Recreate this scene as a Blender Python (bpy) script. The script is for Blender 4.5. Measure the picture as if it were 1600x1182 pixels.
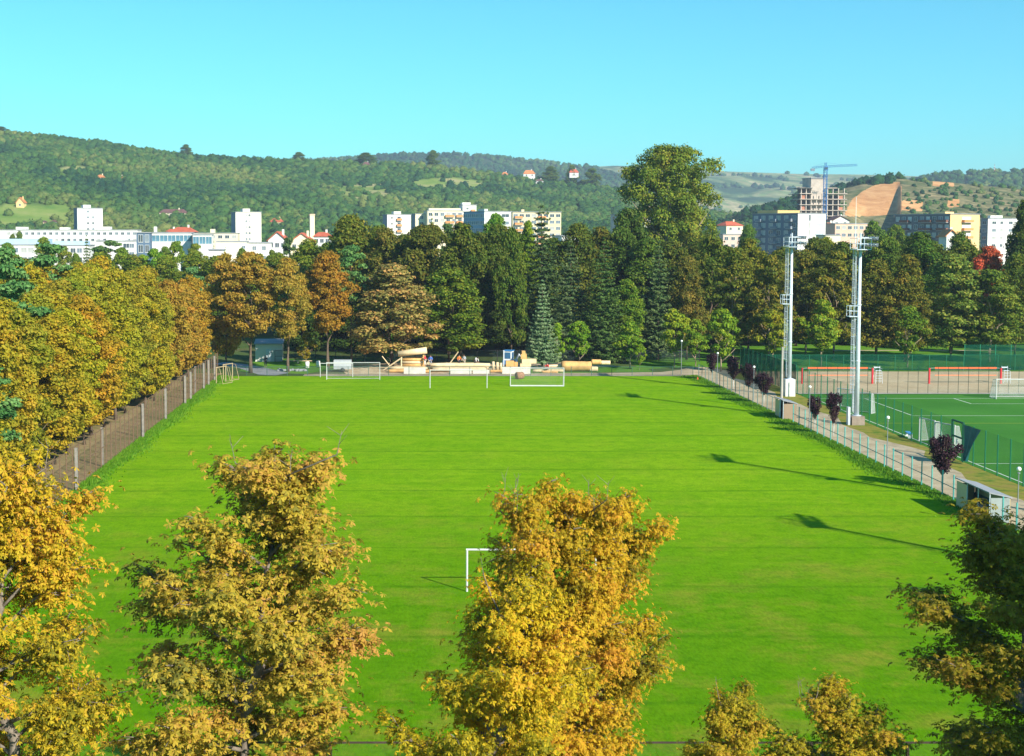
import bpy, bmesh, math, random
import numpy as np
from mathutils import Vector, Matrix, Euler
for o in list(bpy.data.objects): bpy.data.objects.remove(o)
SC = bpy.context.scene
COL = SC.collection
R_ = math.radians

# ------------------------------------------------------------------ camera
F = 2200.0                       # focal length in photo pixels (1600 wide)
cam_d = bpy.data.cameras.new('camera'); cam = bpy.data.objects.new('camera', cam_d); COL.objects.link(cam)
cam_d.sensor_width = 36; cam_d.lens = F/1600*36; cam_d.clip_start = 0.5; cam_d.clip_end = 12000
cam.location = (0, 0, 20.5)
cam.rotation_euler = (R_(90-4.056), 0, 0)
cam_d.shift_x = (800-627)/1600; cam_d.shift_y = (519-591)/1600    # the photograph is an off-centre crop
SC.camera = cam
SC.render.resolution_x = 1024; SC.render.resolution_y = 756
# ------------------------------------------------------------------ world + sun
SUN_EL = R_(30.0); SUN_AZ = math.atan2(0.606, -0.795)
w = bpy.data.worlds.new('World'); SC.world = w; w.use_nodes = True
nt = w.node_tree; nt.nodes.clear()
sky = nt.nodes.new('ShaderNodeTexSky'); sky.sky_type = 'NISHITA'; sky.sun_disc = False
sky.sun_elevation = SUN_EL; sky.sun_rotation = SUN_AZ
sky.altitude = 300; sky.air_density = 1.0; sky.dust_density = 0.25; sky.ozone_density = 1.4
tintn = nt.nodes.new('ShaderNodeMix'); tintn.data_type = 'RGBA'; tintn.blend_type = 'MULTIPLY'
tintn.inputs[0].default_value = 1.0; tintn.inputs[7].default_value = (0.30, 1.00, 1.12, 1)
bg = nt.nodes.new('ShaderNodeBackground'); bg.inputs[1].default_value = 0.084
wo = nt.nodes.new('ShaderNodeOutputWorld')
nt.links.new(sky.outputs[0], tintn.inputs[6]); nt.links.new(tintn.outputs[2], bg.inputs[0]); nt.links.new(bg.outputs[0], wo.inputs[0])
sd = bpy.data.lights.new('sun', 'SUN'); sd.energy = 4.6; sd.angle = R_(0.5); sd.color = (1.0, 0.93, 0.80)
sun = bpy.data.objects.new('sun', sd); COL.objects.link(sun)
sdir = Vector((math.sin(SUN_AZ)*math.cos(SUN_EL), math.cos(SUN_AZ)*math.cos(SUN_EL), math.sin(SUN_EL)))
sun.rotation_euler = sdir.to_track_quat('Z', 'Y').to_euler(); sun.location = (60, -80, 80)
SC.view_settings.view_transform = 'Standard'; SC.view_settings.look = 'None'
SC.view_settings.exposure = 0.85; SC.view_settings.gamma = 1.0
cy = SC.cycles
cy.max_bounces = 5; cy.diffuse_bounces = 3; cy.glossy_bounces = 2; cy.transmission_bounces = 3; cy.volume_bounces = 0
cy.transparent_max_bounces = 16; cy.caustics_reflective = False; cy.caustics_refractive = False
cy.use_denoising = True
HAZE = 0.00013

# ------------------------------------------------------------------ projection helpers (photo pixel -> place)
CM = cam.rotation_euler.to_matrix()
def ray(px, py): return CM @ Vector(((px-627)/F, (519-py)/F, -1))
def G(px, py, z=0.0):
    d = ray(px, py); t = (z-20.5)/d.z
    return (d.x*t, d.y*t)
def At(px, py, Y):
    d = ray(px, py); t = Y/d.y
    return (d.x*t, 20.5+d.z*t)
def AX(px, Y, py=500): return At(px, py, Y)[0]
def AZ(py, Y, px=627): return At(px, py, Y)[1]

# ------------------------------------------------------------------ object helpers
def tag(o, label=None, cat=None, group=None, kind=None):
    if label: o['label'] = label
    if cat: o['category'] = cat
    if group: o['group'] = group
    if kind: o['kind'] = kind
    return o
def empty(name, loc=(0, 0, 0), rz=0, label=None, cat=None, group=None):
    o = bpy.data.objects.new(name, None); COL.objects.link(o); o.location = loc; o.rotation_euler = (0, 0, rz)
    o.empty_display_size = 0.3
    return tag(o, label, cat, group)
def link(name, me, parent=None, loc=None):
    o = bpy.data.objects.new(name, me); COL.objects.link(o)
    if parent: o.parent = parent
    if loc: o.location = loc
    return o
def fast_mesh(name, V, Fc, mats, attrs=None, midx=None, smooth=False):
    me = bpy.data.meshes.new(name)
    V = np.asarray(V, np.float32); Fc = np.asarray(Fc, np.int32)
    n, k = Fc.shape
    me.vertices.add(len(V)); me.vertices.foreach_set('co', V.ravel())
    me.loops.add(n*k); me.loops.foreach_set('vertex_index', Fc.ravel())
    me.polygons.add(n); me.polygons.foreach_set('loop_start', np.arange(0, n*k, k, dtype=np.int32))
    me.polygons.foreach_set('loop_total', np.full(n, k, np.int32))
    if midx is not None: me.polygons.foreach_set('material_index', np.asarray(midx, np.int32))
    if smooth: me.polygons.foreach_set('use_smooth', np.ones(n, bool))
    for m in (mats if isinstance(mats, (list, tuple)) else [mats]): me.materials.append(m)
    for an, av in (attrs or {}).items():
        a = me.attributes.new(an, 'FLOAT', 'POINT'); a.data.foreach_set('value', np.asarray(av, np.float32))
    me.update(calc_edges=True)
    return me
class MB:
    def __init__(s): s.v = []; s.f = []; s.m = []
    def _add(s, vs, fs, mi=0):
        b = len(s.v); s.v += [tuple(v) for v in vs]
        for f in fs: s.f.append([b+i for i in f]); s.m.append(mi)
        return s
    def box(s, x0, x1, y0, y1, z0, z1, mi=0):
        return s._add([(x0,y0,z0),(x1,y0,z0),(x1,y1,z0),(x0,y1,z0),(x0,y0,z1),(x1,y0,z1),(x1,y1,z1),(x0,y1,z1)],
                      [(0,3,2,1),(4,5,6,7),(0,1,5,4),(1,2,6,5),(2,3,7,6),(3,0,4,7)], mi)
    def cbox(s, c, sz, mi=0):
        return s.box(c[0]-sz[0]/2, c[0]+sz[0]/2, c[1]-sz[1]/2, c[1]+sz[1]/2, c[2]-sz[2]/2, c[2]+sz[2]/2, mi)
    def tube(s, p0, p1, r0, r1=None, n=6, mi=0, caps=True):
        p0 = Vector(p0); p1 = Vector(p1); r1 = r0 if r1 is None else r1
        d = (p1-p0)
        if d.length < 1e-6: return s
        q = d.to_track_quat('Z', 'Y').to_matrix()
        vs = []
        for p, r in ((p0, r0), (p1, r1)):
            for i in range(n):
                a = 2*math.pi*i/n; vs.append(p + q @ Vector((math.cos(a)*r, math.sin(a)*r, 0)))
        fs = [(i, (i+1) % n, n+(i+1) % n, n+i) for i in range(n)]
        if caps: fs += [tuple(range(n))[::-1], tuple(range(n, 2*n))]
        return s._add(vs, fs, mi)
    def poly(s, pts, rs, n=6, mi=0):
        pts = [Vector(p) for p in pts]; vs = []; k = len(pts)
        for i, p in enumerate(pts):
            d = (pts[min(i+1, k-1)]-pts[max(i-1, 0)])
            q = d.to_track_quat('Z', 'Y').to_matrix()
            for j in range(n):
                a = 2*math.pi*j/n; vs.append(p + q @ Vector((math.cos(a)*rs[i], math.sin(a)*rs[i], 0)))
        fs = []
        for i in range(k-1):
            for j in range(n): fs.append((i*n+j, i*n+(j+1) % n, (i+1)*n+(j+1) % n, (i+1)*n+j))
        fs += [tuple(range(n))[::-1], tuple(range((k-1)*n, k*n))]
        return s._add(vs, fs, mi)
    def quad(s, a, b, c, d, mi=0): return s._add([a, b, c, d], [(0, 1, 2, 3)], mi)
    def ngon(s, pts, mi=0): return s._add(pts, [tuple(range(len(pts)))], mi)
    def prism(s, pts, z0, z1, mi=0):       # pts ccw xy
        n = len(pts); vs = [(p[0], p[1], z0) for p in pts]+[(p[0], p[1], z1) for p in pts]
        fs = [(i, (i+1) % n, n+(i+1) % n, n+i) for i in range(n)]+[tuple(range(n))[::-1], tuple(range(n, 2*n))]
        return s._add(vs, fs, mi)
    def sphere(s, c, r, mi=0, n=8, m=6, sz=1.0):
        vs = []; fs = []
        for i in range(m+1):
            t = math.pi*i/m
            for j in range(n):
                a = 2*math.pi*j/n; vs.append((c[0]+r*math.sin(t)*math.cos(a), c[1]+r*math.sin(t)*math.sin(a), c[2]+r*sz*math.cos(t)))
        for i in range(m):
            for j in range(n): fs.append((i*n+j, (i+1)*n+j, (i+1)*n+(j+1) % n, i*n+(j+1) % n))
        return s._add(vs, fs, mi)
    def mesh(s, name, mats, smooth=False):
        me = bpy.data.meshes.new(name); me.from_pydata(s.v, [], s.f)
        for m in (mats if isinstance(mats, (list, tuple)) else [mats]): me.materials.append(m)
        if any(s.m): me.polygons.foreach_set('material_index', s.m)
        if smooth: me.polygons.foreach_set('use_smooth', [True]*len(me.polygons))
        me.validate(); me.update(); return me
    def build(s, name, mats, parent=None, smooth=False, loc=None):
        return link(name, s.mesh(name, mats, smooth), parent, loc)
def copy_tree(o, parent=None):
    c = o.copy(); COL.objects.link(c); c.parent = parent
    for ch in [x for x in KIDS.get(o.name, None) or o.children]: copy_tree(ch, c)
    return c
KIDS = {}

# ------------------------------------------------------------------ materials
def N(t, ty, **kw):
    n = t.nodes.new(ty)
    for k, v in kw.items(): setattr(n, k, v)
    return n
def mixc(t, fac, a, b, blend='MIX'):
    m = N(t, 'ShaderNodeMix', data_type='RGBA', blend_type=blend)
    for i, x in ((0, fac), (6, a), (7, b)):
        if isinstance(x, bpy.types.NodeSocket): t.links.new(x, m.inputs[i])
        elif x is not None: m.inputs[i].default_value = x if i == 0 else (*x, 1)
    return m.outputs[2]
def ramp(t, inp, stops):
    r = N(t, 'ShaderNodeValToRGB'); e = r.color_ramp.elements
    while len(e) < len(stops): e.new(0.5)
    for i, (p, c) in enumerate(stops):
        e[i].position = p; e[i].color = (*c, 1) if not isinstance(c, float) else (c, c, c, 1)
    t.links.new(inp, r.inputs[0]); return r.outputs[0]
def noise(t, scale, detail=4, vec=None, rough=0.6, dist=0):
    n = N(t, 'ShaderNodeTexNoise'); n.inputs['Scale'].default_value = scale; n.inputs['Detail'].default_value = detail
    n.inputs['Roughness'].default_value = rough; n.inputs['Distortion'].default_value = dist
    if vec is not None: t.links.new(vec, n.inputs['Vector'])
    return n.outputs[0]
def newmat(name):
    m = bpy.data.materials.new(name); m.use_nodes = True; t = m.node_tree
    b = t.nodes['Principled BSDF']; return m, t, b
MC = {}
def mat(name, c, rough=0.7, var=0.15, scale=2.0, metal=0.0, spec=0.3, bump=0.0):
    if name in MC: return MC[name]
    m, t, b = newmat(name)
    geo = N(t, 'ShaderNodeTexCoord')
    n = noise(t, scale, 5, geo.outputs['Object'])
    c0 = tuple(x*(1-var) for x in c); c1 = tuple(min(1, x*(1+var)) for x in c)
    cc = ramp(t, n, [(0.3, c0), (0.7, c1)])
    t.links.new(cc, b.inputs['Base Color']); b.inputs['Roughness'].default_value = rough
    b.inputs['Metallic'].default_value = metal; b.inputs['Specular IOR Level'].default_value = spec
    if bump:
        bp = N(t, 'ShaderNodeBump'); bp.inputs['Strength'].default_value = bump; bp.inputs['Distance'].default_value = 0.05
        t.links.new(n, bp.inputs['Height']); t.links.new(bp.outputs[0], b.inputs['Normal'])
    MC[name] = m; return m
def leafmat(name, lo, mid, hi, trans=0.3, patch=0.6):
    """foliage: per-leaf tint ramp, patches of hue, multiplied by the object's own colour"""
    if name in MC: return MC[name]
    m, t, b = newmat(name)
    at = N(t, 'ShaderNodeAttribute', attribute_name='tint')
    oi = N(t, 'ShaderNodeObjectInfo')
    gm = N(t, 'ShaderNodeNewGeometry')
    nz = noise(t, 0.45, 3, gm.outputs['Position'])
    mm = N(t, 'ShaderNodeMath', operation='MULTIPLY_ADD'); t.links.new(nz, mm.inputs[0]); mm.inputs[1].default_value = patch
    sb = N(t, 'ShaderNodeMath', operation='ADD'); t.links.new(at.outputs['Fac'], mm.inputs[2]); t.links.new(mm.outputs[0], sb.inputs[0]); sb.inputs[1].default_value = -patch/2
    cc = ramp(t, sb.outputs[0], [(0.12, lo), (0.5, mid), (0.9, hi)])
    c2 = mixc(t, 1.0, cc, None, 'MULTIPLY'); t.links.new(oi.outputs['Color'], c2.node.inputs[7])
    t.links.new(c2, b.inputs['Base Color']); b.inputs['Roughness'].default_value = 0.6; b.inputs['Specular IOR Level'].default_value = 0.12
    tr = N(t, 'ShaderNodeBsdfTranslucent'); t.links.new(c2, tr.inputs[0])
    mx = N(t, 'ShaderNodeMixShader'); mx.inputs[0].default_value = trans
    t.links.new(b.outputs[0], mx.inputs[1]); t.links.new(tr.outputs[0], mx.inputs[2])
    t.links.new(mx.outputs[0], t.nodes['Material Output'].inputs[0])
    MC[name] = m; return m
def netmat(name, c, alpha):
    if name in MC: return MC[name]
    m, t, b = newmat(name)
    b.inputs['Base Color'].default_value = (*c, 1); b.inputs['Roughness'].default_value = 0.8; b.inputs['Specular IOR Level'].default_value = 0.05
    tr = N(t, 'ShaderNodeBsdfTransparent'); mx = N(t, 'ShaderNodeMixShader')
    tc = N(t, 'ShaderNodeTexCoord'); nz = noise(t, 0.7, 3, tc.outputs['Object'])
    mr = N(t, 'ShaderNodeMapRange'); t.links.new(nz, mr.inputs[0]); mr.inputs[1].default_value = 0.3; mr.inputs[2].default_value = 0.7
    mr.inputs[3].default_value = alpha*0.75; mr.inputs[4].default_value = alpha*1.25
    t.links.new(mr.outputs[0], mx.inputs[0]); t.links.new(tr.outputs[0], mx.inputs[1]); t.links.new(b.outputs[0], mx.inputs[2])
    t.links.new(mx.outputs[0], t.nodes['Material Output'].inputs[0]); MC[name] = m; return m

M_white = mat('white_paint', (0.78, 0.78, 0.76), 0.5, 0.05)
M_galv = mat('galvanised_steel', (0.60, 0.65, 0.70), 0.5, 0.10, 3, 0.0)
M_rust = mat('rusty_iron', (0.16, 0.095, 0.06), 0.85, 0.3, 6)
M_teal = mat('teal_paint', (0.10, 0.42, 0.38), 0.6, 0.15)
M_green = mat('green_paint', (0.015, 0.16, 0.08), 0.5, 0.1)
M_conc = mat('concrete', (0.42, 0.38, 0.33), 0.9, 0.2, 1.5, bump=0.3)
M_dark = mat('dark_metal', (0.03, 0.03, 0.032), 0.6, 0.2)
M_bark = mat('bark', (0.14, 0.10, 0.07), 0.95, 0.4, 5, bump=0.5)
M_barkpale = mat('pale_bark', (0.36, 0.27, 0.19), 0.95, 0.3, 5, bump=0.5)
M_barkpine = mat('pine_bark', (0.26, 0.13, 0.07), 0.95, 0.3, 5, bump=0.5)
M_log = mat('peeled_timber', (0.72, 0.55, 0.33), 0.8, 0.18, 1.2)
M_logo = mat('orange_timber', (0.62, 0.36, 0.13), 0.8, 0.2, 1.5)
M_glass = mat('window_glass', (0.06, 0.08, 0.10), 0.15, 0.2, 0.2, spec=0.5)

# ------------------------------------------------------------------ setting: ground sheets
def sheet(name, pts, z, m, kind='structure'):
    b = MB(); b.ngon([(p[0], p[1], z) for p in pts]); o = b.build(name, m); tag(o, kind=kind); return o
def m_ground():
    m, t, b = newmat('park_ground'); g = N(t, 'ShaderNodeNewGeometry'); p = g.outputs['Position']
    c1 = ramp(t, noise(t, 0.08, 6, p), [(0.35, (0.05, 0.10, 0.02)), (0.5, (0.10, 0.14, 0.03)), (0.68, (0.17, 0.12, 0.06))])
    c2 = mixc(t, noise(t, 1.5, 4, p), c1, (0.05, 0.09, 0.02))
    t.links.new(c2, b.inputs['Base Color']); b.inputs['Roughness'].default_value = 1; b.inputs['Specular IOR Level'].default_value = 0.1
    return m
sheet('ground', [(-6400, -200), (6400, -200), (6400, 6400), (-6400, 6400)], 0.0, m_ground())
def m_field():
    m, t, b = newmat('mown_grass'); g = N(t, 'ShaderNodeNewGeometry'); p = g.outputs['Position']
    sx = N(t, 'ShaderNodeSeparateXYZ'); t.links.new(p, sx.inputs[0])
    # wobble of the mower's path
    wob = noise(t, 0.05, 2, p)
    yy = N(t, 'ShaderNodeMath', operation='MULTIPLY_ADD'); t.links.new(wob, yy.inputs[0]); yy.inputs[1].default_value = 1.0; t.links.new(sx.outputs[1], yy.inputs[2])
    fr = N(t, 'ShaderNodeMath', operation='PINGPONG'); t.links.new(yy.outputs[0], fr.inputs[0]); fr.inputs[1].default_value = 5.05
    line = ramp(t, fr.outputs[0], [(0.0, 1.0), (0.01, 1.0), (0.05, 0.0)]) if False else None
    mr = N(t, 'ShaderNodeMapRange'); t.links.new(fr.outputs[0], mr.inputs[0]); mr.inputs[1].default_value = 0.0; mr.inputs[2].default_value = 0.42; mr.inputs[3].default_value = 1; mr.inputs[4].default_value = 0
    # streaky noise, stretched along the mowing direction
    mp = N(t, 'ShaderNodeMapping'); t.links.new(p, mp.inputs[0]); mp.inputs['Scale'].default_value = (0.12, 1.0, 1)
    st = noise(t, 0.55, 5, mp.outputs[0])
    mp2 = N(t, 'ShaderNodeMapping'); t.links.new(p, mp2.inputs[0]); mp2.inputs['Scale'].default_value = (1.0, 0.3, 1)
    big = noise(t, 0.045, 4, p)
    c = ramp(t, st, [(0.30, (0.140, 0.305, 0.004)), (0.5, (0.168, 0.335, 0.005)), (0.72, (0.215, 0.375, 0.010))])
    c = mixc(t, ramp(t, big, [(0.42, 0.0), (0.66, 0.55)]), c, (0.200, 0.345, 0.007))
    blot = ramp(t, noise(t, 0.16, 6, p, 0.7), [(0.44, 0.0), (0.62, 0.55)])
    c = mixc(t, blot, c, (0.115, 0.285, 0.003))
    # near part: darker, greener, with worn yellow spots
    nr = N(t, 'ShaderNodeMapRange'); t.links.new(sx.outputs[1], nr.inputs[0]); nr.inputs[1].default_value = 112; nr.inputs[2].default_value = 72; nr.inputs[3].default_value = 0; nr.inputs[4].default_value = 0.75
    c = mixc(t, nr.outputs[0], c, (0.070, 0.200, 0.003))
    worn = ramp(t, noise(t, 0.22, 7, p, 0.7), [(0.48, 0.0), (0.66, 0.7)])
    wm = N(t, 'ShaderNodeMapRange'); t.links.new(sx.outputs[1], wm.inputs[0]); wm.inputs[1].default_value = 110; wm.inputs[2].default_value = 66; wm.inputs[3].default_value = 0.2; wm.inputs[4].default_value = 1
    wf = N(t, 'ShaderNodeMath', operation='MULTIPLY'); t.links.new(worn, wf.inputs[0]); t.links.new(wm.outputs[0], wf.inputs[1])
    c = mixc(t, wf.outputs[0], c, (0.26, 0.235, 0.03))
    lf = N(t, 'ShaderNodeMath', operation='MULTIPLY'); t.links.new(mr.outputs[0], lf.inputs[0]); lf.inputs[1].default_value = 0.5
    c = mixc(t, lf.outputs[0], c, (0.055, 0.17, 0.004))
    frk = ramp(t, noise(t, 0.9, 6, p, 0.75), [(0.36, (0.70, 0.80, 0.8)), (0.5, (1.0, 1.0, 1.0)), (0.66, (1.20, 1.08, 1.2))])
    c = mixc(t, 0.8, c, frk, 'MULTIPLY')
    fine = noise(t, 7.0, 4, mp2.outputs[0], 0.8)
    c = mixc(t, 0.6, c, ramp(t, fine, [(0.3, (0.62, 0.62, 0.62)), (0.7, (1.36, 1.36, 1.36))]), 'MULTIPLY')
    t.links.new(c, b.inputs['Base Color']); b.inputs['Roughness'].default_value = 0.9; b.inputs['Specular IOR Level'].default_value = 0.0
    bp = N(t, 'ShaderNodeBump'); bp.inputs['Strength'].default_value = 0.5; bp.inputs['Distance'].default_value = 0.05
    t.links.new(fine, bp.inputs['Height']); t.links.new(bp.outputs[0], b.inputs['Normal'])
    return m
sheet('football_field', [(-25.9, 46), (42.2, 46), (42.2, 199.8), (-25.9, 199.8)], 0.012, m_field())
def m_patch(name, a, c, d, sc=0.4, f=4.0):
    m, t, b = newmat(name); g = N(t, 'ShaderNodeNewGeometry'); p = g.outputs['Position']
    cc = ramp(t, noise(t, sc, 7, p, 0.65), [(0.33, a), (0.5, c), (0.68, d)])
    cc = mixc(t, 0.5, cc, ramp(t, noise(t, f, 4, p), [(0.3, (0.75,)*3), (0.7, (1.25,)*3)]), 'MULTIPLY')
    t.links.new(cc, b.inputs['Base Color']); b.inputs['Roughness'].default_value = 0.95; b.inputs['Specular IOR Level'].default_value = 0.1
    return m
M_gravel = m_patch('gravel', (0.38, 0.28, 0.18), (0.50, 0.40, 0.26), (0.56, 0.46, 0.32), 0.35, 3)
M_soil = m_patch('sandy_soil', (0.45, 0.30, 0.17), (0.60, 0.45, 0.28), (0.68, 0.56, 0.40), 0.5, 2)
M_verge = m_patch('dry_verge', (0.30, 0.22, 0.06), (0.28, 0.26, 0.04), (0.10, 0.19, 0.02), 0.5, 3)
M_turf = m_patch('artificial_turf', (0.038, 0.160, 0.016), (0.048, 0.185, 0.020), (0.060, 0.21, 0.024), 0.08, 6)
M_sand = m_patch('court_sand', (0.40, 0.31, 0.19), (0.47, 0.37, 0.23), (0.53, 0.43, 0.28), 0.12, 1.5)
M_cobble = m_patch('grey_paving', (0.22, 0.23, 0.26), (0.30, 0.31, 0.34), (0.36, 0.36, 0.38), 0.5, 5)
M_parkgrass = m_patch('park_grass', (0.06, 0.17, 0.01), (0.10, 0.24, 0.015), (0.15, 0.28, 0.02), 0.15, 2)
M_litter = m_patch('leaf_litter', (0.13, 0.15, 0.04), (0.24, 0.19, 0.09), (0.32, 0.23, 0.12), 0.25, 2)
rng = np.random.default_rng(7)
# gravel path on the right, wavering outer edge, swinging left at the far end
ys = np.arange(50, 205, 3.0)
outer = [(47.5+0.55*math.sin(y*0.21)+0.4*math.sin(y*0.53+1)+(0.9 if 128 < y < 140 else 0), y) for y in ys]
path_pts = [(42.7, 50)]+outer+[(48.6, 207), (47, 213), (44, 214), (41.5, 209), (38, 205.6), (20, 203.2), (-14, 202.8), (-14, 200.5), (30, 200.5), (40.5, 201.3), (42.7, 199.5)]
sheet('path', path_pts, 0.012, M_gravel)
sheet('verge', [(46.5, 50), (50.2, 50), (50.2, 206), (46.5, 206)], 0.006, M_verge)
sheet('kerb_strip', [(-14, 199.8), (41.8, 199.8), (41.8, 200.25), (-14, 200.25)], 0.05, M_conc)
sheet('artificial_pitch', [(50.25, 50), (115, 50), (115, 177.4), (50.25, 177.4)], 0.012, M_turf)
sheet('sand_court', [(50.25, 178.6), (115, 178.6), (115, 206.5), (50.25, 206.5)], 0.012, M_sand)
sheet('kerb', [(50.4, 177.45), (115, 177.45), (115, 178.5), (50.4, 178.5)], 0.06, M_conc)
sheet('work_yard', [(-8, 203.0), (20, 203.4), (34, 205.8), (36, 209), (30, 221), (-2, 221), (-9, 210)], 0.008, M_soil)
sheet('paved_road', [G(430, 587), G(452, 583), G(395, 571), G(352, 566), G(330, 569), G(372, 575), G(405, 586)], 0.010, M_cobble)
sheet('lawn', [(-24, 206), (-14, 203.2), (-9, 211), (-6, 226), (-24, 228)], 0.004, M_parkgrass)
sheet('park_lawn', [(36, 210), (41, 212), (50, 214), (50, 207), (140, 207), (140, 300), (36, 300)], 0.004, M_parkgrass)
sheet('small_lawn', [(18, 203.6), (37, 206), (37, 214), (18, 213)], 0.010, M_parkgrass)
sheet('park_path', [(75, 243), (140, 243), (140, 244.4), (75, 244.4)], 0.010, M_gravel)
sheet('leaf_litter_ground', [(-90, 40), (-26, 40), (-26, 204), (-90, 204)], 0.004, M_litter)
# pitch markings
lm = MB()
def seg(x0, y0, x1, y1, w=0.12, mi=0):
    d = Vector((x1-x0, y1-y0, 0)).normalized()*w/2*1.0; n = Vector((-d.y, d.x, 0))
    z = 0.018 if mi == 0 else 0.022
    lm.quad((x0-n.x-d.x, y0-n.y-d.y, z), (x1-n.x+d.x, y1-n.y+d.y, z), (x1+n.x+d.x, y1+n.y+d.y, z), (x0+n.x-d.x, y0+n.y-d.y, z), mi)
seg(50.9, 60, 50.9, 172.9); seg(50.9, 172.9, 112, 172.9); seg(57.2, 156.4, 57.2, 172.9); seg(57.2, 156.4, 97.5, 156.4)
seg(68.2, 167.4, 68.2, 172.9); seg(68.2, 167.4, 86.4, 167.4); seg(50.9, 123.8, 112, 123.8)
seg(50.9, 150.2, 112, 150.2, 0.12, 1)
o = lm.build('pitch_markings', [mat('marking_white', (0.7, 0.74, 0.68), 0.8, 0.06), mat('marking_yellow', (0.45, 0.42, 0.03), 0.8, 0.06)]); tag(o, kind='structure')

# ------------------------------------------------------------------ hills
def smooth(x): x = np.clip(x, 0, 1); return x*x*(3-2*x)
def hillgrid(pxs, ridge, Y0, Y1, nt_=60, step=4, sub=0, power=1.0, bump=4, seed=1, cut=None, over=1.35):
    P = np.arange(pxs[0], pxs[-1]+1, step); ry = np.interp(P, [r[0] for r in ridge], [r[1] for r in ridge])
    Hs = np.array([At(p, y, Y1)[1] for p, y in zip(P, ry)])-sub
    tx = np.array([ray(p, 400).x/ray(p, 400).y for p in P])
    T = np.linspace(0, over, nt_)
    TT, HH = np.meshgrid(T, Hs, indexing='ij'); PP = np.meshgrid(T, P, indexing='ij')[1]
    Y = Y0+TT*(Y1-Y0); X = Y*np.meshgrid(T, tx, indexing='ij')[1]
    s = np.where(TT <= 1, np.clip(TT, 0, 1)**power, 1-0.9*smooth((TT-1)/(over-1)))
    r = np.random.default_rng(seed); bz = np.zeros_like(X)
    for k in range(10):
        a = r.uniform(0, 6.28); fq = r.uniform(0.004, 0.03); bz += np.sin(X*fq*math.cos(a)+Y*fq*math.sin(a)+r.uniform(0, 6))*0.02/ (fq+0.008)
    bz *= bump/3*np.clip(np.minimum(TT*4, np.abs(1-TT)*4), 0, 1)
    if cut is not None: s = cut(PP, TT, s)
    Z = HH*s+bz
    Z = np.maximum(Z, -0.5)
    return P, T, X, Y, Z, TT, PP
def gridmesh(name, X, Y, Z, m, attrs=None):
    a, b = X.shape; idx = np.arange(a*b).reshape(a, b)
    Fc = np.stack([idx[:-1, :-1], idx[:-1, 1:], idx[1:, 1:], idx[1:, :-1]], -1).reshape(-1, 4)
    me = fast_mesh(name, np.stack([X, Y, Z], -1).reshape(-1, 3), Fc, m, attrs, smooth=True)
    return tag(link(name, me), kind='structure')
def m_hill(name, a, b_, c, sc=0.01, sc2=0.05):
    m, t, b = newmat(name); g = N(t, 'ShaderNodeNewGeometry'); p = g.outputs['Position']
    cc = ramp(t, noise(t, sc, 6, p, 0.6), [(0.35, a), (0.5, b_), (0.66, c)])
    cc = mixc(t, 0.6, cc, ramp(t, noise(t, sc2, 5, p, 0.75), [(0.35, (0.55,)*3), (0.65, (1.35,)*3)]), 'MULTIPLY')
    t.links.new(cc, b.inputs['Base Color']); b.inputs['Roughness'].default_value = 1; b.inputs['Specular IOR Level'].default_value = 0.05
    return m
RL = [(-900, 190), (-300, 180), (0, 197), (60, 203), (100, 208), (150, 213), (200, 221), (250, 230), (300, 235), (400, 241), (500, 245), (600, 247), (680, 252), (760, 262), (830, 271), (930, 283), (1000, 297), (1080, 318), (1160, 335), (1300, 352), (1500, 362)]
P1, T1, X1, Y1_, Z1, TT1, PP1 = hillgrid((-900, 1500), RL, 830, 1450, 70, 8, sub=7, power=0.9, bump=5)
PY1 = 363-(Z1-20.5)/Y1_*F
def glade(px, py):
    g = [(-30, 112, 320, 354)]; e = [(575, 50, 302, 14), (700, 60, 290, 11), (115, 22, 266, 6), (180, 26, 262, 5)]
    m = np.zeros(np.shape(px), bool)
    for a, b, c, d in g: m |= (px > a) & (px < b) & (py > c) & (py < d)
    for a, b, c, d in e: m |= ((px-a)/b)**2+((py-c)/d)**2 < 1
    return m
def m_glade():
    m, t, b = newmat('hill_ground'); g = N(t, 'ShaderNodeNewGeometry'); p = g.outputs['Position']; at = N(t, 'ShaderNodeAttribute', attribute_name='glade')
    dk = ramp(t, noise(t, 0.02, 5, p), [(0.35, (0.03, 0.075, 0.02)), (0.65, (0.08, 0.14, 0.035))])
    lt = ramp(t, noise(t, 0.015, 6, p, 0.7), [(0.35, (0.09, 0.19, 0.03)), (0.5, (0.20, 0.27, 0.06)), (0.66, (0.34, 0.31, 0.14))])
    t.links.new(mixc(t, at.outputs['Fac'], dk, lt), b.inputs['Base Color']); b.inputs['Roughness'].default_value = 1; b.inputs['Specular IOR Level'].default_value = 0.05
    return m
gridmesh('wooded_hill', X1, Y1_, Z1, m_glade(), {'glade': glade(PP1, PY1).astype(float).ravel()})
R2 = [(300, 260), (560, 246), (620, 241), (700, 240), (760, 243), (850, 252), (930, 263), (980, 276), (1040, 305), (1100, 345), (1400, 362)]
_, _, X2, Y2, Z2, _, _ = hillgrid((300, 1400), R2, 2300, 3200, 30, 8, bump=6, seed=3)
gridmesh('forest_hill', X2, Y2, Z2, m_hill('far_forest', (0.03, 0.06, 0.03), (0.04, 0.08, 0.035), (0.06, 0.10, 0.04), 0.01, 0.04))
R3 = [(700, 290), (900, 262), (960, 259), (1050, 263), (1130, 268), (1250, 272), (1350, 273), (1440, 276), (1600, 285), (1900, 290)]
_, _, X3, Y3, Z3, _, _ = hillgrid((700, 1900), R3, 2600, 4300, 40, 8, bump=8, seed=5, power=0.8)
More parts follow.
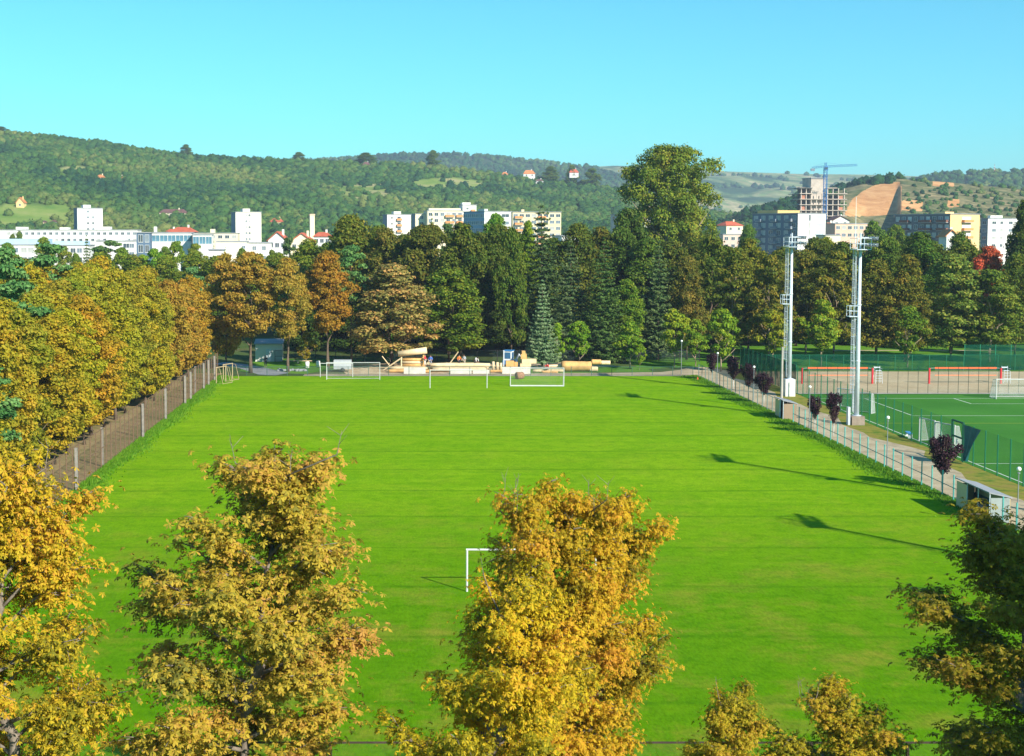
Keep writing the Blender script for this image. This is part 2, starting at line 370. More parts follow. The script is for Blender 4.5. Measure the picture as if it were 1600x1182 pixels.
def m_pasture():
    m, t, b = newmat('pasture'); g = N(t, 'ShaderNodeNewGeometry'); p = g.outputs['Position']
    mp = N(t, 'ShaderNodeMapping'); t.links.new(p, mp.inputs[0]); mp.inputs['Scale'].default_value = (1.0, 0.55, 1.0)
    n1 = noise(t, 0.0045, 5, mp.outputs[0], 0.55, 1.2)
    c = ramp(t, n1, [(0.36, (0.04, 0.09, 0.03)), (0.42, (0.13, 0.20, 0.06)), (0.47, (0.30, 0.30, 0.13)), (0.52, (0.17, 0.26, 0.08)), (0.58, (0.45, 0.38, 0.20)), (0.66, (0.22, 0.28, 0.10))])
    c = mixc(t, 0.6, c, ramp(t, noise(t, 0.02, 5, p, 0.7), [(0.38, (0.5,)*3), (0.62, (1.35,)*3)]), 'MULTIPLY')
    t.links.new(c, b.inputs['Base Color']); b.inputs['Roughness'].default_value = 1; b.inputs['Specular IOR Level'].default_value = 0.05
    return m
gridmesh('pasture_hill', X3, Y3, Z3, m_pasture())
R4 = [(1350, 300), (1430, 282), (1460, 273), (1500, 271), (1560, 268), (1610, 268), (1750, 262), (2300, 250)]
_, _, X4, Y4, Z4, _, _ = hillgrid((1350, 2300), R4, 1500, 2300, 30, 8, bump=6, seed=9)
gridmesh('ridge_hill', X4, Y4, Z4, m_hill('ridge_scrub', (0.03, 0.065, 0.025), (0.06, 0.095, 0.04), (0.10, 0.12, 0.06), 0.008, 0.04))
# quarry hill with the clay cut
R5 = [(1120, 345), (1180, 325), (1230, 312), (1290, 298), (1320, 293), (1345, 284), (1380, 281), (1400, 279), (1440, 282), (1480, 285), (1530, 290), (1570, 293), (1600, 297), (1700, 300), (2300, 330)]
def cutf(PP, TT, s):
    inside = smooth((PP-1312)/40)*(1-smooth((PP-1400)/5))
    s2 = np.where(TT <= 1, np.clip((TT-0.30)/0.70, 0, 1)**0.75, s)
    return s*(1-inside)+s2*inside
P5, T5, X5, Y5, Z5, TT5, PP5 = hillgrid((1120, 2300), R5, 800, 1150, 80, 3, bump=2.5, seed=11, cut=cutf, power=0.85)
PYv = 363-(Z5-20.5)/Y5*F
top = np.interp(PP5, [1316, 1322, 1330, 1345, 1362, 1385, 1402, 1410], [345, 326, 311, 299, 290, 284.5, 284, 300])
bare = smooth((PP5-1316)/4)*(1-smooth((PP5-1404)/4))*smooth((PYv-top)/2.0)*(TT5 <= 1.0)*(PYv < 338)
dirt2 = ((PP5 > 1398)*(PP5 < 1440)*(PYv > 314)*(PYv < 330)+(PP5 > 1455)*(PP5 < 1487)*(PYv < 292)*(PYv > 280)*(TT5 > 0.8)+(PP5 > 1478)*(PP5 < 1497)*(PYv > 312)*(PYv < 324)
         + (PP5 > 1240)*(PP5 < 1262)*(PYv > 316)*(PYv < 336))
bare = np.clip(bare+dirt2, 0, 1)
def m_quarry():
    m, t, b = newmat('quarry_clay'); g = N(t, 'ShaderNodeNewGeometry'); p = g.outputs['Position']
    at = N(t, 'ShaderNodeAttribute', attribute_name='bare')
    sc = ramp(t, noise(t, 0.03, 7, p, 0.75), [(0.33, (0.06, 0.11, 0.03)), (0.5, (0.16, 0.16, 0.07)), (0.68, (0.30, 0.23, 0.12))])
    sc = mixc(t, 0.5, sc, ramp(t, noise(t, 0.12, 4, p, 0.7), [(0.4, (0.5,)*3), (0.6, (1.4,)*3)]), 'MULTIPLY')
    cl = ramp(t, noise(t, 0.05, 7, p, 0.75, 1.0), [(0.3, (0.42, 0.19, 0.07)), (0.5, (0.60, 0.31, 0.13)), (0.7, (0.74, 0.46, 0.21))])
    ad = N(t, 'ShaderNodeMath', operation='MULTIPLY_ADD'); t.links.new(noise(t, 0.06, 5, p), ad.inputs[0]); ad.inputs[1].default_value = 0.8; t.links.new(at.outputs['Fac'], ad.inputs[2])
    f = ramp(t, ad.outputs[0], [(0.75, 0.0), (0.95, 1.0)])
    c = mixc(t, f, sc, cl); t.links.new(c, b.inputs['Base Color']); b.inputs['Roughness'].default_value = 1; b.inputs['Specular IOR Level'].default_value = 0.05
    return m
gridmesh('quarry_hill', X5, Y5, Z5, m_quarry(), {'bare': bare.ravel()})
def hz(Xg, Yg, Zg, px, t_idx, P): pass
def hill_point(px, T, P, X, Y, Z, t):
    i = int(np.argmin(np.abs(P-px))); j = int(np.clip(round(t/T[-1]*(len(T)-1)), 0, len(T)-1))
    return X[j, i], Y[j, i], Z[j, i]
def hill_at_pixel(px, py, P, X, Y, Z, T):
    """the place on a hill's visible face that the photo shows at a pixel"""
    i = int(np.argmin(np.abs(P-px))); pv = 363-(Z[:, i]-20.5)/Y[:, i]*F*1.0
    n1 = int(np.argmin(np.abs(T-1.0))); j = int(np.argmin(np.abs(pv[:n1+1]-py)))
    return X[j, i], Y[j, i], Z[j, i]
# ================================================================== trees
def orth(U):
    A = np.where(np.abs(U[:, 2:3]) < 0.9, np.array([[0, 0, 1.0]]), np.array([[1.0, 0, 0]]))
    V = np.cross(U, A); return V/np.maximum(np.linalg.norm(V, axis=1, keepdims=True), 1e-6)
def nrm(A): return A/np.maximum(np.linalg.norm(A, axis=1, keepdims=True), 1e-6)
def kites(name, C, U, Nn, L, W, tint, m, wide=0.55):
    """leaves: kite-shaped faces from C along U, lying in the plane whose normal is close to Nn"""
    V = nrm(np.cross(Nn, U)); L = L[:, None]; W = W[:, None]
    P = np.stack([C, C+U*L*wide+V*W/2, C+U*L, C+U*L*wide-V*W/2], 1).reshape(-1, 3)
    Fc = np.arange(len(C)*4, dtype=np.int32).reshape(-1, 4)
    return fast_mesh(name, P, Fc, m, {'tint': np.repeat(tint, 4)})
def quads_from(C, Nn, S, r, asp=0.7):
    U = nrm(np.cross(Nn, r.normal(size=Nn.shape))); V = nrm(np.cross(Nn, U))
    S = S[:, None]
    return np.stack([C-U*S/2, C+V*S*asp/2, C+U*S/2, C-V*S*asp/2], 1).reshape(-1, 3)
M_leafY = leafmat('chestnut_leaves', (0.21, 0.23, 0.018), (0.50, 0.44, 0.028), (0.64, 0.42, 0.035), 0.38)
M_leafG = leafmat('park_leaves', (0.035, 0.075, 0.010), (0.105, 0.150, 0.018), (0.215, 0.195, 0.030), 0.28)
M_leafF = leafmat('autumn_chestnut_leaves', (0.21, 0.20, 0.02), (0.61, 0.445, 0.022), (0.62, 0.32, 0.04), 0.40, 0.6)
M_needle = leafmat('needles', (0.026, 0.065, 0.022), (0.065, 0.115, 0.038), (0.15, 0.18, 0.07), 0.15, 0.4)
M_plum = leafmat('plum_leaves', (0.012, 0.006, 0.010), (0.035, 0.014, 0.022), (0.08, 0.035, 0.05), 0.2, 0.3)

def trunk_mesh(name, H, r0, r, m, limbs=7, spread=3.0, start=0.3, lean=0.3, fork=False):
    b = MB(); pts = [Vector((0, 0, -0.1))]; k = 7
    for i in range(1, k+1): pts.append(Vector((r.normal()*lean*i/k, r.normal()*lean*i/k, H*0.85*i/k)))
    rs = [r0*1.25]+[r0*(1-0.85*i/k) for i in range(1, k+1)]
    b.poly(pts, rs, 8)
    for i in range(limbs):
        f = start+(0.95-start)*i/limbs; j = f*k; p = pts[int(j)].lerp(pts[min(int(j)+1, k)], j-int(j))
        a = i*2.4+r.uniform(0, .8); l = spread*(1-0.5*f)*r.uniform(.8, 1.1)
        q = p+Vector((math.cos(a)*l*0.55, math.sin(a)*l*0.55, l*0.45)); q2 = q+Vector((math.cos(a)*l*0.5, math.sin(a)*l*0.5, l*0.5))
        b.poly([p, q, q2], [r0*(1-f)*0.55+0.03, r0*(1-f)*0.33+0.02, 0.02], 5)
    return b.mesh(name, m, True)
def clump_crown(name, seed, H, zb, R, n, m, leaf=0.34, nclump=60, shape='oval', flat=0.6, clr=(0.9, 1.7), lobe=1.0, up=0.55):
    """a crown of leaf clumps filling an uneven volume between zb and H"""
    r = np.random.default_rng(seed)
    t = r.uniform(0, 1, nclump)
    if shape == 'oval': prof = np.sqrt(np.clip(1-(2*t**0.85-1)**2, 0.05, 1))
    elif shape == 'dome': prof = np.sqrt(np.clip(1-t**2.2, 0.04, 1))*np.clip(0.75+t*1.2, 0, 1)
    elif shape == 'cone': prof = np.clip((1-t)**0.75, 0.08, 1)
    elif shape == 'column': prof = np.clip(1-t**3, 0.15, 1)*0.9
    elif shape == 'crownish': prof = np.sqrt(np.clip(1-((t-0.58)/(0.42 if True else 1))**2*(t > 0.58)-((0.58-t)/0.85)**2*(t <= 0.58), 0.03, 1))
    elif shape == 'giant': prof = np.interp(t, [0, .3, .6, .85, 1], [.5, .85, 1, .8, .35])
    elif shape == 'vase': prof = np.interp(t, [0, .3, .75, 1], [.25, .6, 1, .6])
    elif shape == 'broad': prof = np.sqrt(np.clip(1-(1.6*t-0.6)**2, 0.05, 1))
    a = r.uniform(0, 2*math.pi, nclump); lob = 1+lobe*(0.16*np.sin(a*3+seed)+0.12*np.sin(a*2+t*5+seed*2))
    cr = r.uniform(*clr, nclump)
    rad = np.maximum(R*prof*lob-cr*0.6, 0.1)*np.sqrt(r.uniform(0.25 if R < 10 else 0.02, 1, nclump))
    C = np.stack([np.cos(a)*rad, np.sin(a)*rad, zb+cr*flat+t*(H-zb-cr*flat*1.6)], 1)
    ctint = r.normal(0, 0.10, nclump)
    wgt = cr**2; ci = r.choice(nclump, n, p=wgt/wgt.sum())
    D = nrm(r.normal(size=(n, 3))); D[:, 2] = np.where(r.uniform(size=n) < 0.45, np.abs(D[:, 2]), D[:, 2])
    rr = r.uniform(0.35, 1, n)**0.6*(1+0.25*r.normal(size=n)*0.5)
    P = C[ci]+D*(rr*cr[ci])[:, None]*np.array([1, 1, flat])
    P[:, 2] = np.maximum(P[:, 2], zb*0.6)
    Nn = nrm(D*0.7+np.array([0, 0, up])+r.normal(size=(n, 3))*0.45)
    S = leaf*r.uniform(0.6, 1.35, n)
    tint = np.clip(0.5+ctint[ci]+r.normal(0, 0.16, n), 0, 1)
    V = quads_from(P, Nn, S, r)
    return fast_mesh(name, V, np.arange(n*4).reshape(-1, 4), m, {'tint': np.repeat(tint, 4)})
def spruce_crown(name, seed, H, zb, R, m, n=16000, layers=22, leaf=0.4, droop=0.25, power=0.85, ragged=0.25):
    r = np.random.default_rng(seed); Ps = []; Ns = []; T = []; B = MB()
    tot = 0
    for i in range(layers):
        f = i/(layers-1); z = zb+(H-zb)*f*0.985; L = R*(1-f)**power+0.18; nb = max(4, int(11*(1-f)+4))
        for j in range(nb):
            a = 2*math.pi*j/nb+r.uniform(-.3, .3)+i; l = L*r.uniform(1-ragged, 1+ragged*0.4); w = 0.10*l+0.22
            k = max(8, int(n*l/ (R*layers*5.2)))
            s = r.uniform(0.08, 1, k)**0.75
            dz = -droop*l*np.sin(s*2.2)+0.22*l*np.clip(s-0.75, 0, 1)
            lat = r.normal(0, 1, k)*w*(1.15-s)*1.1
            P = np.stack([np.cos(a)*l*s-np.sin(a)*lat, np.sin(a)*l*s+np.cos(a)*lat, z+dz-np.abs(r.normal(0, .10, k))-np.abs(lat)*0.25+f*0], 1)
            Nn = nrm(np.array([[math.cos(a)*0.35, math.sin(a)*0.35, 0.9]])+r.normal(size=(k, 3))*0.4)
            Ps.append(P); Ns.append(Nn); T.append(np.clip(0.35+0.4*s+r.normal(0, .12, k), 0, 1))
    P = np.concatenate(Ps); Nn = np.concatenate(Ns); t = np.concatenate(T)
    V = quads_from(P, Nn, leaf*r.uniform(.6, 1.2, len(P)), r, 0.45)
    return fast_mesh(name, V, np.arange(len(P)*4).reshape(-1, 4), m, {'tint': np.repeat(t, 4)})

# prototypes of crown and trunk meshes, shared between trees: key -> (H, R, crown meshes, trunk meshes)
rr = np.random.default_rng(3)
PROTO = {}
def proto(key, H, R, crowns, trunks): PROTO[key] = (H, R, crowns, trunks)
proto('chestnut', 16, 4.4, [clump_crown('crown', 11+i, 16, 1.7, 4.4, 24000, M_leafY, 0.34, 150, 'oval', 0.55, (0.6, 1.35)) for i in range(5)],
      [trunk_mesh('trunk', 14, 0.24, rr, M_bark, 8, 3.2, 0.25) for _ in range(2)])
proto('highchestnut', 16, 4.4, [clump_crown('crown', 21+i, 16, 4.6, 4.4, 22000, M_leafY, 0.34, 130, 'oval', 0.55, (0.6, 1.35)) for i in range(3)], [trunk_mesh('trunk', 14, 0.26, rr, M_bark, 8, 3.2, 0.3)])
proto('broad', 17, 5.2, [clump_crown('crown', 31+i, 17, 2.0, 5.2, 24000, M_leafG, 0.38, 140, 'dome', 0.6, (0.7, 1.7)) for i in range(4)],
      [trunk_mesh('trunk', 14, 0.30, rr, M_bark, 8, 4, 0.25) for _ in range(2)])
proto('airy', 16, 4.8, [clump_crown('crown', 51+i, 16, 2.6, 4.8, 18000, M_leafG, 0.38, 110, 'broad', 0.5, (0.6, 1.4)) for i in range(3)],
      [trunk_mesh('trunk', 14, 0.22, rr, M_barkpale, 9, 4, 0.2) for _ in range(2)])
proto('small', 8, 2.6, [clump_crown('crown', 61+i, 8, 1.8, 2.6, 5200, M_leafG, 0.34, 36, 'oval', 0.55, (0.5, 1.0)) for i in range(3)],
      [trunk_mesh('trunk', 6.5, 0.12, rr, M_barkpale, 7, 2.2, 0.22) for _ in range(2)])
proto('pine', 17, 3.4, [clump_crown('crown', 71+i, 17, 7.5, 3.4, 8500, M_needle, 0.40, 30, 'broad', 0.36, (0.8, 1.5)) for i in range(2)],
      [trunk_mesh('trunk', 17.5, 0.22, rr, M_barkpine, 9, 2.4, 0.45)])
proto('fir', 22, 4.6, [spruce_crown('crown', 81, 22, 1.8, 4.6, M_needle, 16000, 30, 0.5, 0.22, 0.62, 0.35), spruce_crown('crown', 82, 22, 2.5, 4.2, M_needle, 14000, 26, 0.5, 0.3, 0.55, 0.45)],
      [trunk_mesh('trunk', 24, 0.30, rr, M_bark, 3, 1.0, 0.7, 0.05)])
proto('spruce', 12.5, 3.3, [spruce_crown('crown', 91, 12.5, 1.5, 3.3, M_needle, 15000, 22, 0.32, 0.12, 0.9, 0.22)],
      [trunk_mesh('trunk', 13, 0.20, rr, M_bark, 2, 0.8, 0.7, 0.02)])
proto('poplar', 36, 13, [clump_crown('crown', 101, 36, 9.5, 13, 74000, M_leafG, 0.46, 250, 'giant', 0.85, (0.8, 2.5), lobe=0.5, up=0.4)],
      [trunk_mesh('trunk', 36, 0.9, rr, M_barkpale, 13, 12, 0.2, 0.8)])
proto('column', 14, 1.6, [clump_crown('crown', 111, 14, 1.2, 1.6, 6000, M_leafG, 0.34, 30, 'column', 0.9, (0.6, 1.0))],
      [trunk_mesh('trunk', 13, 0.15, rr, M_bark, 3, 1, 0.5, 0.1)])
PARTMAT = {}
tr_i = 0
def tree(kind, x, y, H, R, color, label, name=None, cat='tree', group=None, z=0.0, vi=None, tname='trunk', rz=None):
    global tr_i; tr_i += 1
    h, r0, crowns, trunks = PROTO[kind]
    nm = name or {'chestnut': 'chestnut_tree', 'highchestnut': 'chestnut_tree', 'broad': 'park_tree', 'airy': 'park_tree', 'small': 'young_tree', 'pine': 'pine_tree', 'fir': 'fir_tree', 'spruce': 'spruce_tree', 'poplar': 'poplar_tree', 'column': 'narrow_tree'}[kind]
    e = empty(nm, (x, y, z), (tr_i*2.399) % 6.283 if rz is None else rz, label, cat, group)
    e.scale = (R/r0, R/r0, H/h)
    c = link('crown', crowns[(tr_i if vi is None else vi) % len(crowns)], e); c.color = (*color, 1)
    t = link('trunk', trunks[tr_i % len(trunks)], e); t.color = (1, 1, 1, 1)
    return e
ORD = ['first', 'second', 'third', 'fourth', 'fifth', 'sixth', 'seventh', 'eighth', 'ninth', 'tenth', 'eleventh', 'twelfth', 'thirteenth', 'fourteenth', 'fifteenth', 'sixteenth', 'seventeenth', 'eighteenth', 'nineteenth', 'twentieth', 'twenty-first', 'twenty-second', 'twenty-third', 'twenty-fourth', 'twenty-fifth']
def ordn(i): return ORD[i] if i < 20 else ('twenty-' if i < 30 else 'thirty-' if i < 40 else 'forty-')+ORD[i % 10] if (i+1) % 10 else {30: 'thirtieth', 40: 'fortieth', 20: 'twentieth', 50: 'fiftieth'}[i+1]
ORD = ORD[:9]+ORD[9:20]

# ---- left belt behind the rusty fence
rb = random.Random(5)
YG = (0.84, 0.86, 0.8); OR = (0.94, 0.72, 1.0); GO = (0.96, 0.82, 0.8); OL = (0.68, 0.76, 0.9); BR = (0.88, 0.70, 1.3)
rows = [(-30.6, 5.6, 3.4), (-37, 6.3, 3.9), (-44, 6.8, 4.3), (-52, 7.5, 4.6)]
rown = ['the front row along the rusty fence', 'the second row behind the rusty fence', 'the third row behind the rusty fence', 'the back row behind the rusty fence']
for ri, (rx, st, R0) in enumerate(rows):
    y = 72+ri*12; k = 0
    while y < 205:
        x = rx+rb.uniform(-.8, .8)
        if x > AX(0, y)-6:
            pinep = (ri == 1 and k in (1, 8)) or (ri == 2 and k in (3, 9, 12)) or (ri == 3 and k in (1, 4, 6)) or (ri == 0 and k == 5 )
            far = 627+x/y*F > 232+rb.uniform(-22, 22)
            H = {0: 13.6, 1: 15.2, 2: 16.6, 3: 17.6}[ri]+rb.uniform(-1, 1.0)
            if y < 100: H -= 1.2
            if pinep:
                tree('pine', x, y, H+2.4-(4 if ri == 0 else 0), R0*0.85, (1.5, 1.95, 1.5), f'blue-green pine, {ordn(k)} tree from the near end of {rown[ri]}')
            else:
                c = rb.choice([OR, OR, BR, (1.0, 0.8, .9)]) if far else rb.choice([YG, YG, GO, OL, YG])
                cn = 'orange-brown' if far else ('olive' if c is OL else 'golden' if c is GO else 'yellow-green')
                c = tuple(v*rb.uniform(0.9, 1.08) for v in c)
                tree('chestnut', x, y, H, R0*rb.uniform(0.95, 1.12), c, f'{cn} chestnut, {ordn(k)} from the near end of {rown[ri]}')
        k += 1; y += st*rb.uniform(0.85, 1.15)

# ---- far edge of the field and the park belt behind it: px, top py, width px, Y, kind, colour, label
FT = [
 (352, 402, 66, 209, 'chestnut', (0.86, .70, 1.3), 'orange-brown chestnut at the far left corner of the pitch, just right of the rusty fence'),
 (390, 400, 92, 204.5, 'highchestnut', (0.86, .66, 1.3), 'orange-brown chestnut left of the white shed, trunk at the edge of the pitch'),
 (449, 408, 72, 205.5, 'highchestnut', (0.82, .70, 1.4), 'brown-yellow chestnut just right of the white shed with a pale trunk'),
 (512, 398, 80, 211, 'highchestnut', (0.84, .55, .9), 'deep orange-brown chestnut behind the left end of the left goal'),
 (549, 386, 56, 217, 'pine', (1.4, 1.8, 1.3), 'light green pine with a long reddish trunk between the orange chestnut and the khaki tree'),
 (612, 416, 122, 214, 'broad', (3.0, 1.75, 3.6), 'broad khaki-brown tree leaning over the tilted log roof'),
 (548, 340, 92, 243, 'broad', (1.45, 1.25, 1.0), 'rounded olive tree showing above the light green pine'),
 (602, 362, 84, 240, 'broad', (1.3, 1.0, 1.0), 'brown-topped dark tree above the khaki-brown tree'),
 (660, 356, 92, 236, 'broad', (1.2, 0.95, .9), 'tall brown-topped tree behind the log hut'),
 (722, 352, 86, 233, 'broad', (1.0, 1.0, .8), 'tall dark green tree left of the dark gap in the park belt'),
 (702, 425, 108, 222, 'broad', (1.3, 1.4, .8), 'lower green tree drooping over the orange-shirted worker'),
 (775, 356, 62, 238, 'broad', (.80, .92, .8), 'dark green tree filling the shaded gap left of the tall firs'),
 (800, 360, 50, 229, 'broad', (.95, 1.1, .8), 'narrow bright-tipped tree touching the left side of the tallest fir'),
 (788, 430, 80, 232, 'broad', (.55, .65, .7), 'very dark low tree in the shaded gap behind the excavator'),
 (847, 322, 104, 236, 'fir', (.9, 1.0, .85), 'tallest dark ragged fir behind the blue spruce'),
 (892, 378, 70, 225, 'fir', (1.3, 1.3, 1.3), 'grey-green fir right of the blue spruce'),
 (848, 440, 58, 211, 'spruce', (2.3, 2.3, 2.9), 'silvery blue spruce standing alone behind the log pile'),
 (944, 372, 78, 221, 'fir', (.95, 1.15, .7), 'dark green fir with a pale bare trunk behind the round timber log'),
 (982, 330, 76, 262, 'broad', (.7, .9, .9), 'dark tree against the lower left of the giant poplar'),
 (1048, 232, 176, 300, 'poplar', (1.75, 1.7, 1.25), 'giant poplar towering above the whole park belt'),
 (1030, 378, 72, 226, 'fir', (1.3, 1.35, 1.2), 'grey-green fir below the giant poplar'),
 (978, 440, 58, 224, 'broad', (1.3, 1.6, .9), 'mid green tree between the dark fir and the grey-green fir below the poplar'),
 (1075, 405, 62, 226, 'broad', (1.5, 1.05, 1.1), 'reddish-brown tinged tree right of the grey-green fir'),
 (1112, 372, 80, 240, 'broad', (1.15, 1.15, .9), 'dark olive tree directly below the right side of the poplar'),
 (1148, 392, 74, 226, 'airy', (1.5, 1.25, .9), 'olive tree above the windscreened corner of the green fence'),
 (1172, 376, 62, 246, 'broad', (1.5, 1.25, .7), 'rounded golden-olive tree left of the left floodlight mast top'),
 (1204, 404, 66, 222, 'airy', (1.6, 1.2, 1.0), 'brown-olive tree just left of the left floodlight mast'),
 (1262, 402, 76, 228, 'airy', (1.75, 1.2, 1.0), 'brown-topped tree just right of the left floodlight mast'),
 (1306, 398, 78, 224, 'airy', (1.7, 1.25, .9), 'yellow-brown tree left of the right floodlight mast'),
 (1289, 374, 52, 262, 'broad', (1.7, 1.5, .6), 'yellow-tipped tree top in front of the white apartment end'),
 (1372, 410, 74, 224, 'broad', (1.55, 1.15, .9), 'brown-olive tree right of the right floodlight mast'),
 (1418, 404, 74, 222, 'broad', (1.5, 1.1, .9), 'brown-topped dark tree two trees right of the right floodlight mast'),
 (1384, 372, 72, 252, 'broad', (1.1, 1.25, .9), 'green tree top right of the right floodlight mast head'),
 (1440, 366, 86, 262, 'broad', (.85, 1.05, .8), 'dark green tree in front of the dark-fronted apartment block'),
 (1490, 402, 104, 224, 'broad', (1.75, 1.75, 1.9), 'pale grey-green tree with dense rounded clumps above the sand court'),
 (1500, 368, 60, 270, 'broad', (.9, 1.2, .8), 'dark green tree below the yellow apartment end'),
 (1550, 426, 84, 222, 'airy', (1.5, 1.5, 1.1), 'loose olive tree right of the pale grey-green tree'),
 (1545, 388, 58, 250, 'broad', (5.2, .80, 2.4), 'bright red autumn tree at the right of the park belt'),
 (1590, 402, 64, 232, 'broad', (1.1, 1.1, .7), 'olive tree below the tall dark tree at the right edge'),
 (1604, 318, 62, 262, 'broad', (.75, .85, .6), 'tall dark tree at the right edge of the view'),
 (1650, 350, 80, 240, 'broad', (.9, 1.0, .8), 'dark tree beyond the right edge of the view'),
]
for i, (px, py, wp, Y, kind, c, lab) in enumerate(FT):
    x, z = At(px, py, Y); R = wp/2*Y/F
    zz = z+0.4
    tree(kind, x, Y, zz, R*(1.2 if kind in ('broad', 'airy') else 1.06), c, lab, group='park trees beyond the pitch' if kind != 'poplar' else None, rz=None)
# young trees in front of the belt
SM = [(872, 506, 24, 213, (2.0, 2.4, .8), 'little bright green tree right of the blue spruce'),
      (905, 500, 40, 214, (1.5, 2.0, .8), 'young green tree over the round timber log'),
      (985, 503, 46, 211, (1.6, 2.0, .9), 'young green tree right of the pale fir trunk'),
      (1000, 535, 16, 209, (2.0, 2.3, .6), 'sapling right of the timber pile'),
      (1055, 480, 44, 213, (2.2, 2.2, .9), 'young yellow-green tree left of the far street lamp'),
      (1088, 500, 36, 215, (1.6, 2.0, .9), 'young green tree right of the far street lamp'),
      (1128, 484, 52, 206.5, (2.0, 2.2, .9), 'young tree with a forked yellowish trunk at the bend of the gravel path'),
      (1210, 482, 46, 215, (2.2, 1.9, .8), 'young yellow-green tree behind the green windscreen fence'),
      (1285, 470, 60, 214, (1.9, 2.0, .9), 'young tree with a leaning pale trunk behind the left orange net'),
      (1420, 480, 52, 213, (1.4, 1.6, .8), 'young tree with a pale trunk between the two orange nets'),
      (610, 520, 34, 218, (1.0, 2.0, .6), 'green bush-like tree behind the leaning planks'),
      (570, 505, 30, 220, (.9, 1.9, .7), 'fresh green tree beside the reddish pine trunk'),
      (478, 520, 26, 213, (2.9, 1.6, .8), 'small yellow-brown tree between the two orange chestnuts')]
for px, py, wp, Y, c, lab in SM:
    x, z = At(px, py, Y); tree('small', x, Y, z, wp/2*Y/F*1.1, c, lab, group='young trees before the park belt')
# trees in the town behind the belt, above the left belt
TT_ = [(12, 380, 40, 380, 'airy', (1.5, 1.8, 1.2), 'loose green tree at the left edge before the blue-balconied flats'),
       (100, 386, 38, 330, 'airy', (1.8, 1.7, 1.4), 'greyish loose tree right of the blue-balconied flats'),
       (118, 396, 30, 300, 'broad', (1.3, 1.5, 1.0), 'green tree below the left white tower, before the set-back flats'),
       (158, 384, 36, 320, 'broad', (1.2, 1.5, 1.0), 'rounded green tree before the plain white low block'),
       (190, 388, 44, 290, 'airy', (1.6, 1.8, 1.2), 'loose tree just left of the dark blue stair tower'),
       (30, 362, 22, 600, 'broad', (1.1, 1.4, .9), 'small tree before the very long white row, left one'),
       (20, 366, 20, 580, 'broad', (1.2, 1.3, .9), 'low tree before the very long white row, at its left'),
       (222, 398, 34, 300, 'broad', (1.7, 2.1, .9), 'bright green rounded tree at the foot of the stair tower'),
       (258, 386, 40, 330, 'broad', (1.3, 1.5, 1.1), 'green tree before the white base of the glazed building'),
       (330, 372, 20, 460, 'broad', (1.3, 1.4, 1.0), 'small tree before the cream low row'),
       (425, 392, 30, 330, 'airy', (1.6, 1.5, 1.3), 'greyish tree before the white two-storey house row'),
       (68, 372, 44, 330, 'airy', (1.9, 1.9, 1.3), 'loose pale tree before the white flats at the far left'),
       (135, 366, 26, 340, 'fir', (1.1, 1.2, .9), 'dark conifer before the flats below the left white tower'),
       (172, 374, 60, 300, 'pine', (1.4, 1.6, 1.2), 'grey-green pine left of the dark blue stair tower'),
       (240, 390, 50, 285, 'airy', (1.6, 2.2, 1.0), 'light green tree below the dark blue stair tower'),
       (275, 378, 46, 310, 'airy', (1.7, 1.9, 1.1), 'olive tree before the white glazed building'),
       (305, 382, 44, 320, 'airy', (1.8, 1.7, 1.2), 'greyish tree right of the white glazed building front'),
       (352, 384, 16, 300, 'fir', (.8, 1.3, .6), 'tiny pointed conifer before the low white hall'),
       (378, 388, 34, 300, 'broad', (1.3, 1.5, 1.0), 'green tree below the right white tower'),
       (405, 398, 44, 290, 'airy', (1.8, 1.6, 1.4), 'grey-olive tree right of the tiny pointed conifer'),
       (450, 370, 30, 300, 'pine', (1.2, 1.3, 1.0), 'thin dark pine before the red-roofed white houses'),
       (482, 388, 40, 280, 'airy', (1.7, 1.7, 1.2), 'loose tree left of the rounded olive tree'),
       (230, 440, 60, 215, 'pine', (1.5, 1.9, 1.6), 'blue-green pine among the orange chestnuts left of the pitch corner'),
       (300, 415, 46, 225, 'pine', (1.5, 1.9, 1.6), 'blue-green pine in the orange belt left of the far corner'),
       (700, 348, 30, 300, 'pine', (1.0, 1.2, .8), 'thin conifer before the long cream block'),
       (675, 333, 30, 320, 'fir', (1.2, 1.3, .8), 'pointed conifer before the left end of the long cream block'),
       (775, 336, 60, 270, 'airy', (1.3, 1.9, 1.2), 'thin light green tree before the white and blue block'),
       (825, 345, 42, 250, 'broad', (1.7, 1.9, .8), 'bright green tree left of the tallest fir top'),
       (1170, 352, 40, 420, 'broad', (1.0, 1.4, .9), 'green tree right of the cream house with the red roof'),
       (1215, 345, 60, 640, 'broad', (.9, 1.2, .9), 'dark green tree behind the unfinished tower, at its left foot'),
       (1330, 388, 60, 290, 'broad', (2.4, 1.9, .5), 'yellow-topped bush-like tree before the low cream hall'),
       (1365, 345, 50, 430, 'broad', (1.1, 1.5, .9), 'green tree right of the long peach building'),
       (1400, 352, 50, 400, 'broad', (1.2, 1.4, .8), 'dark tree left of the dark-fronted block')]
for px, py, wp, Y, kind, c, lab in TT_:
    x, z = At(px, py, Y); tree(kind, x, Y, z, wp/2*Y/F*1.1, c, lab, group='trees among the houses')
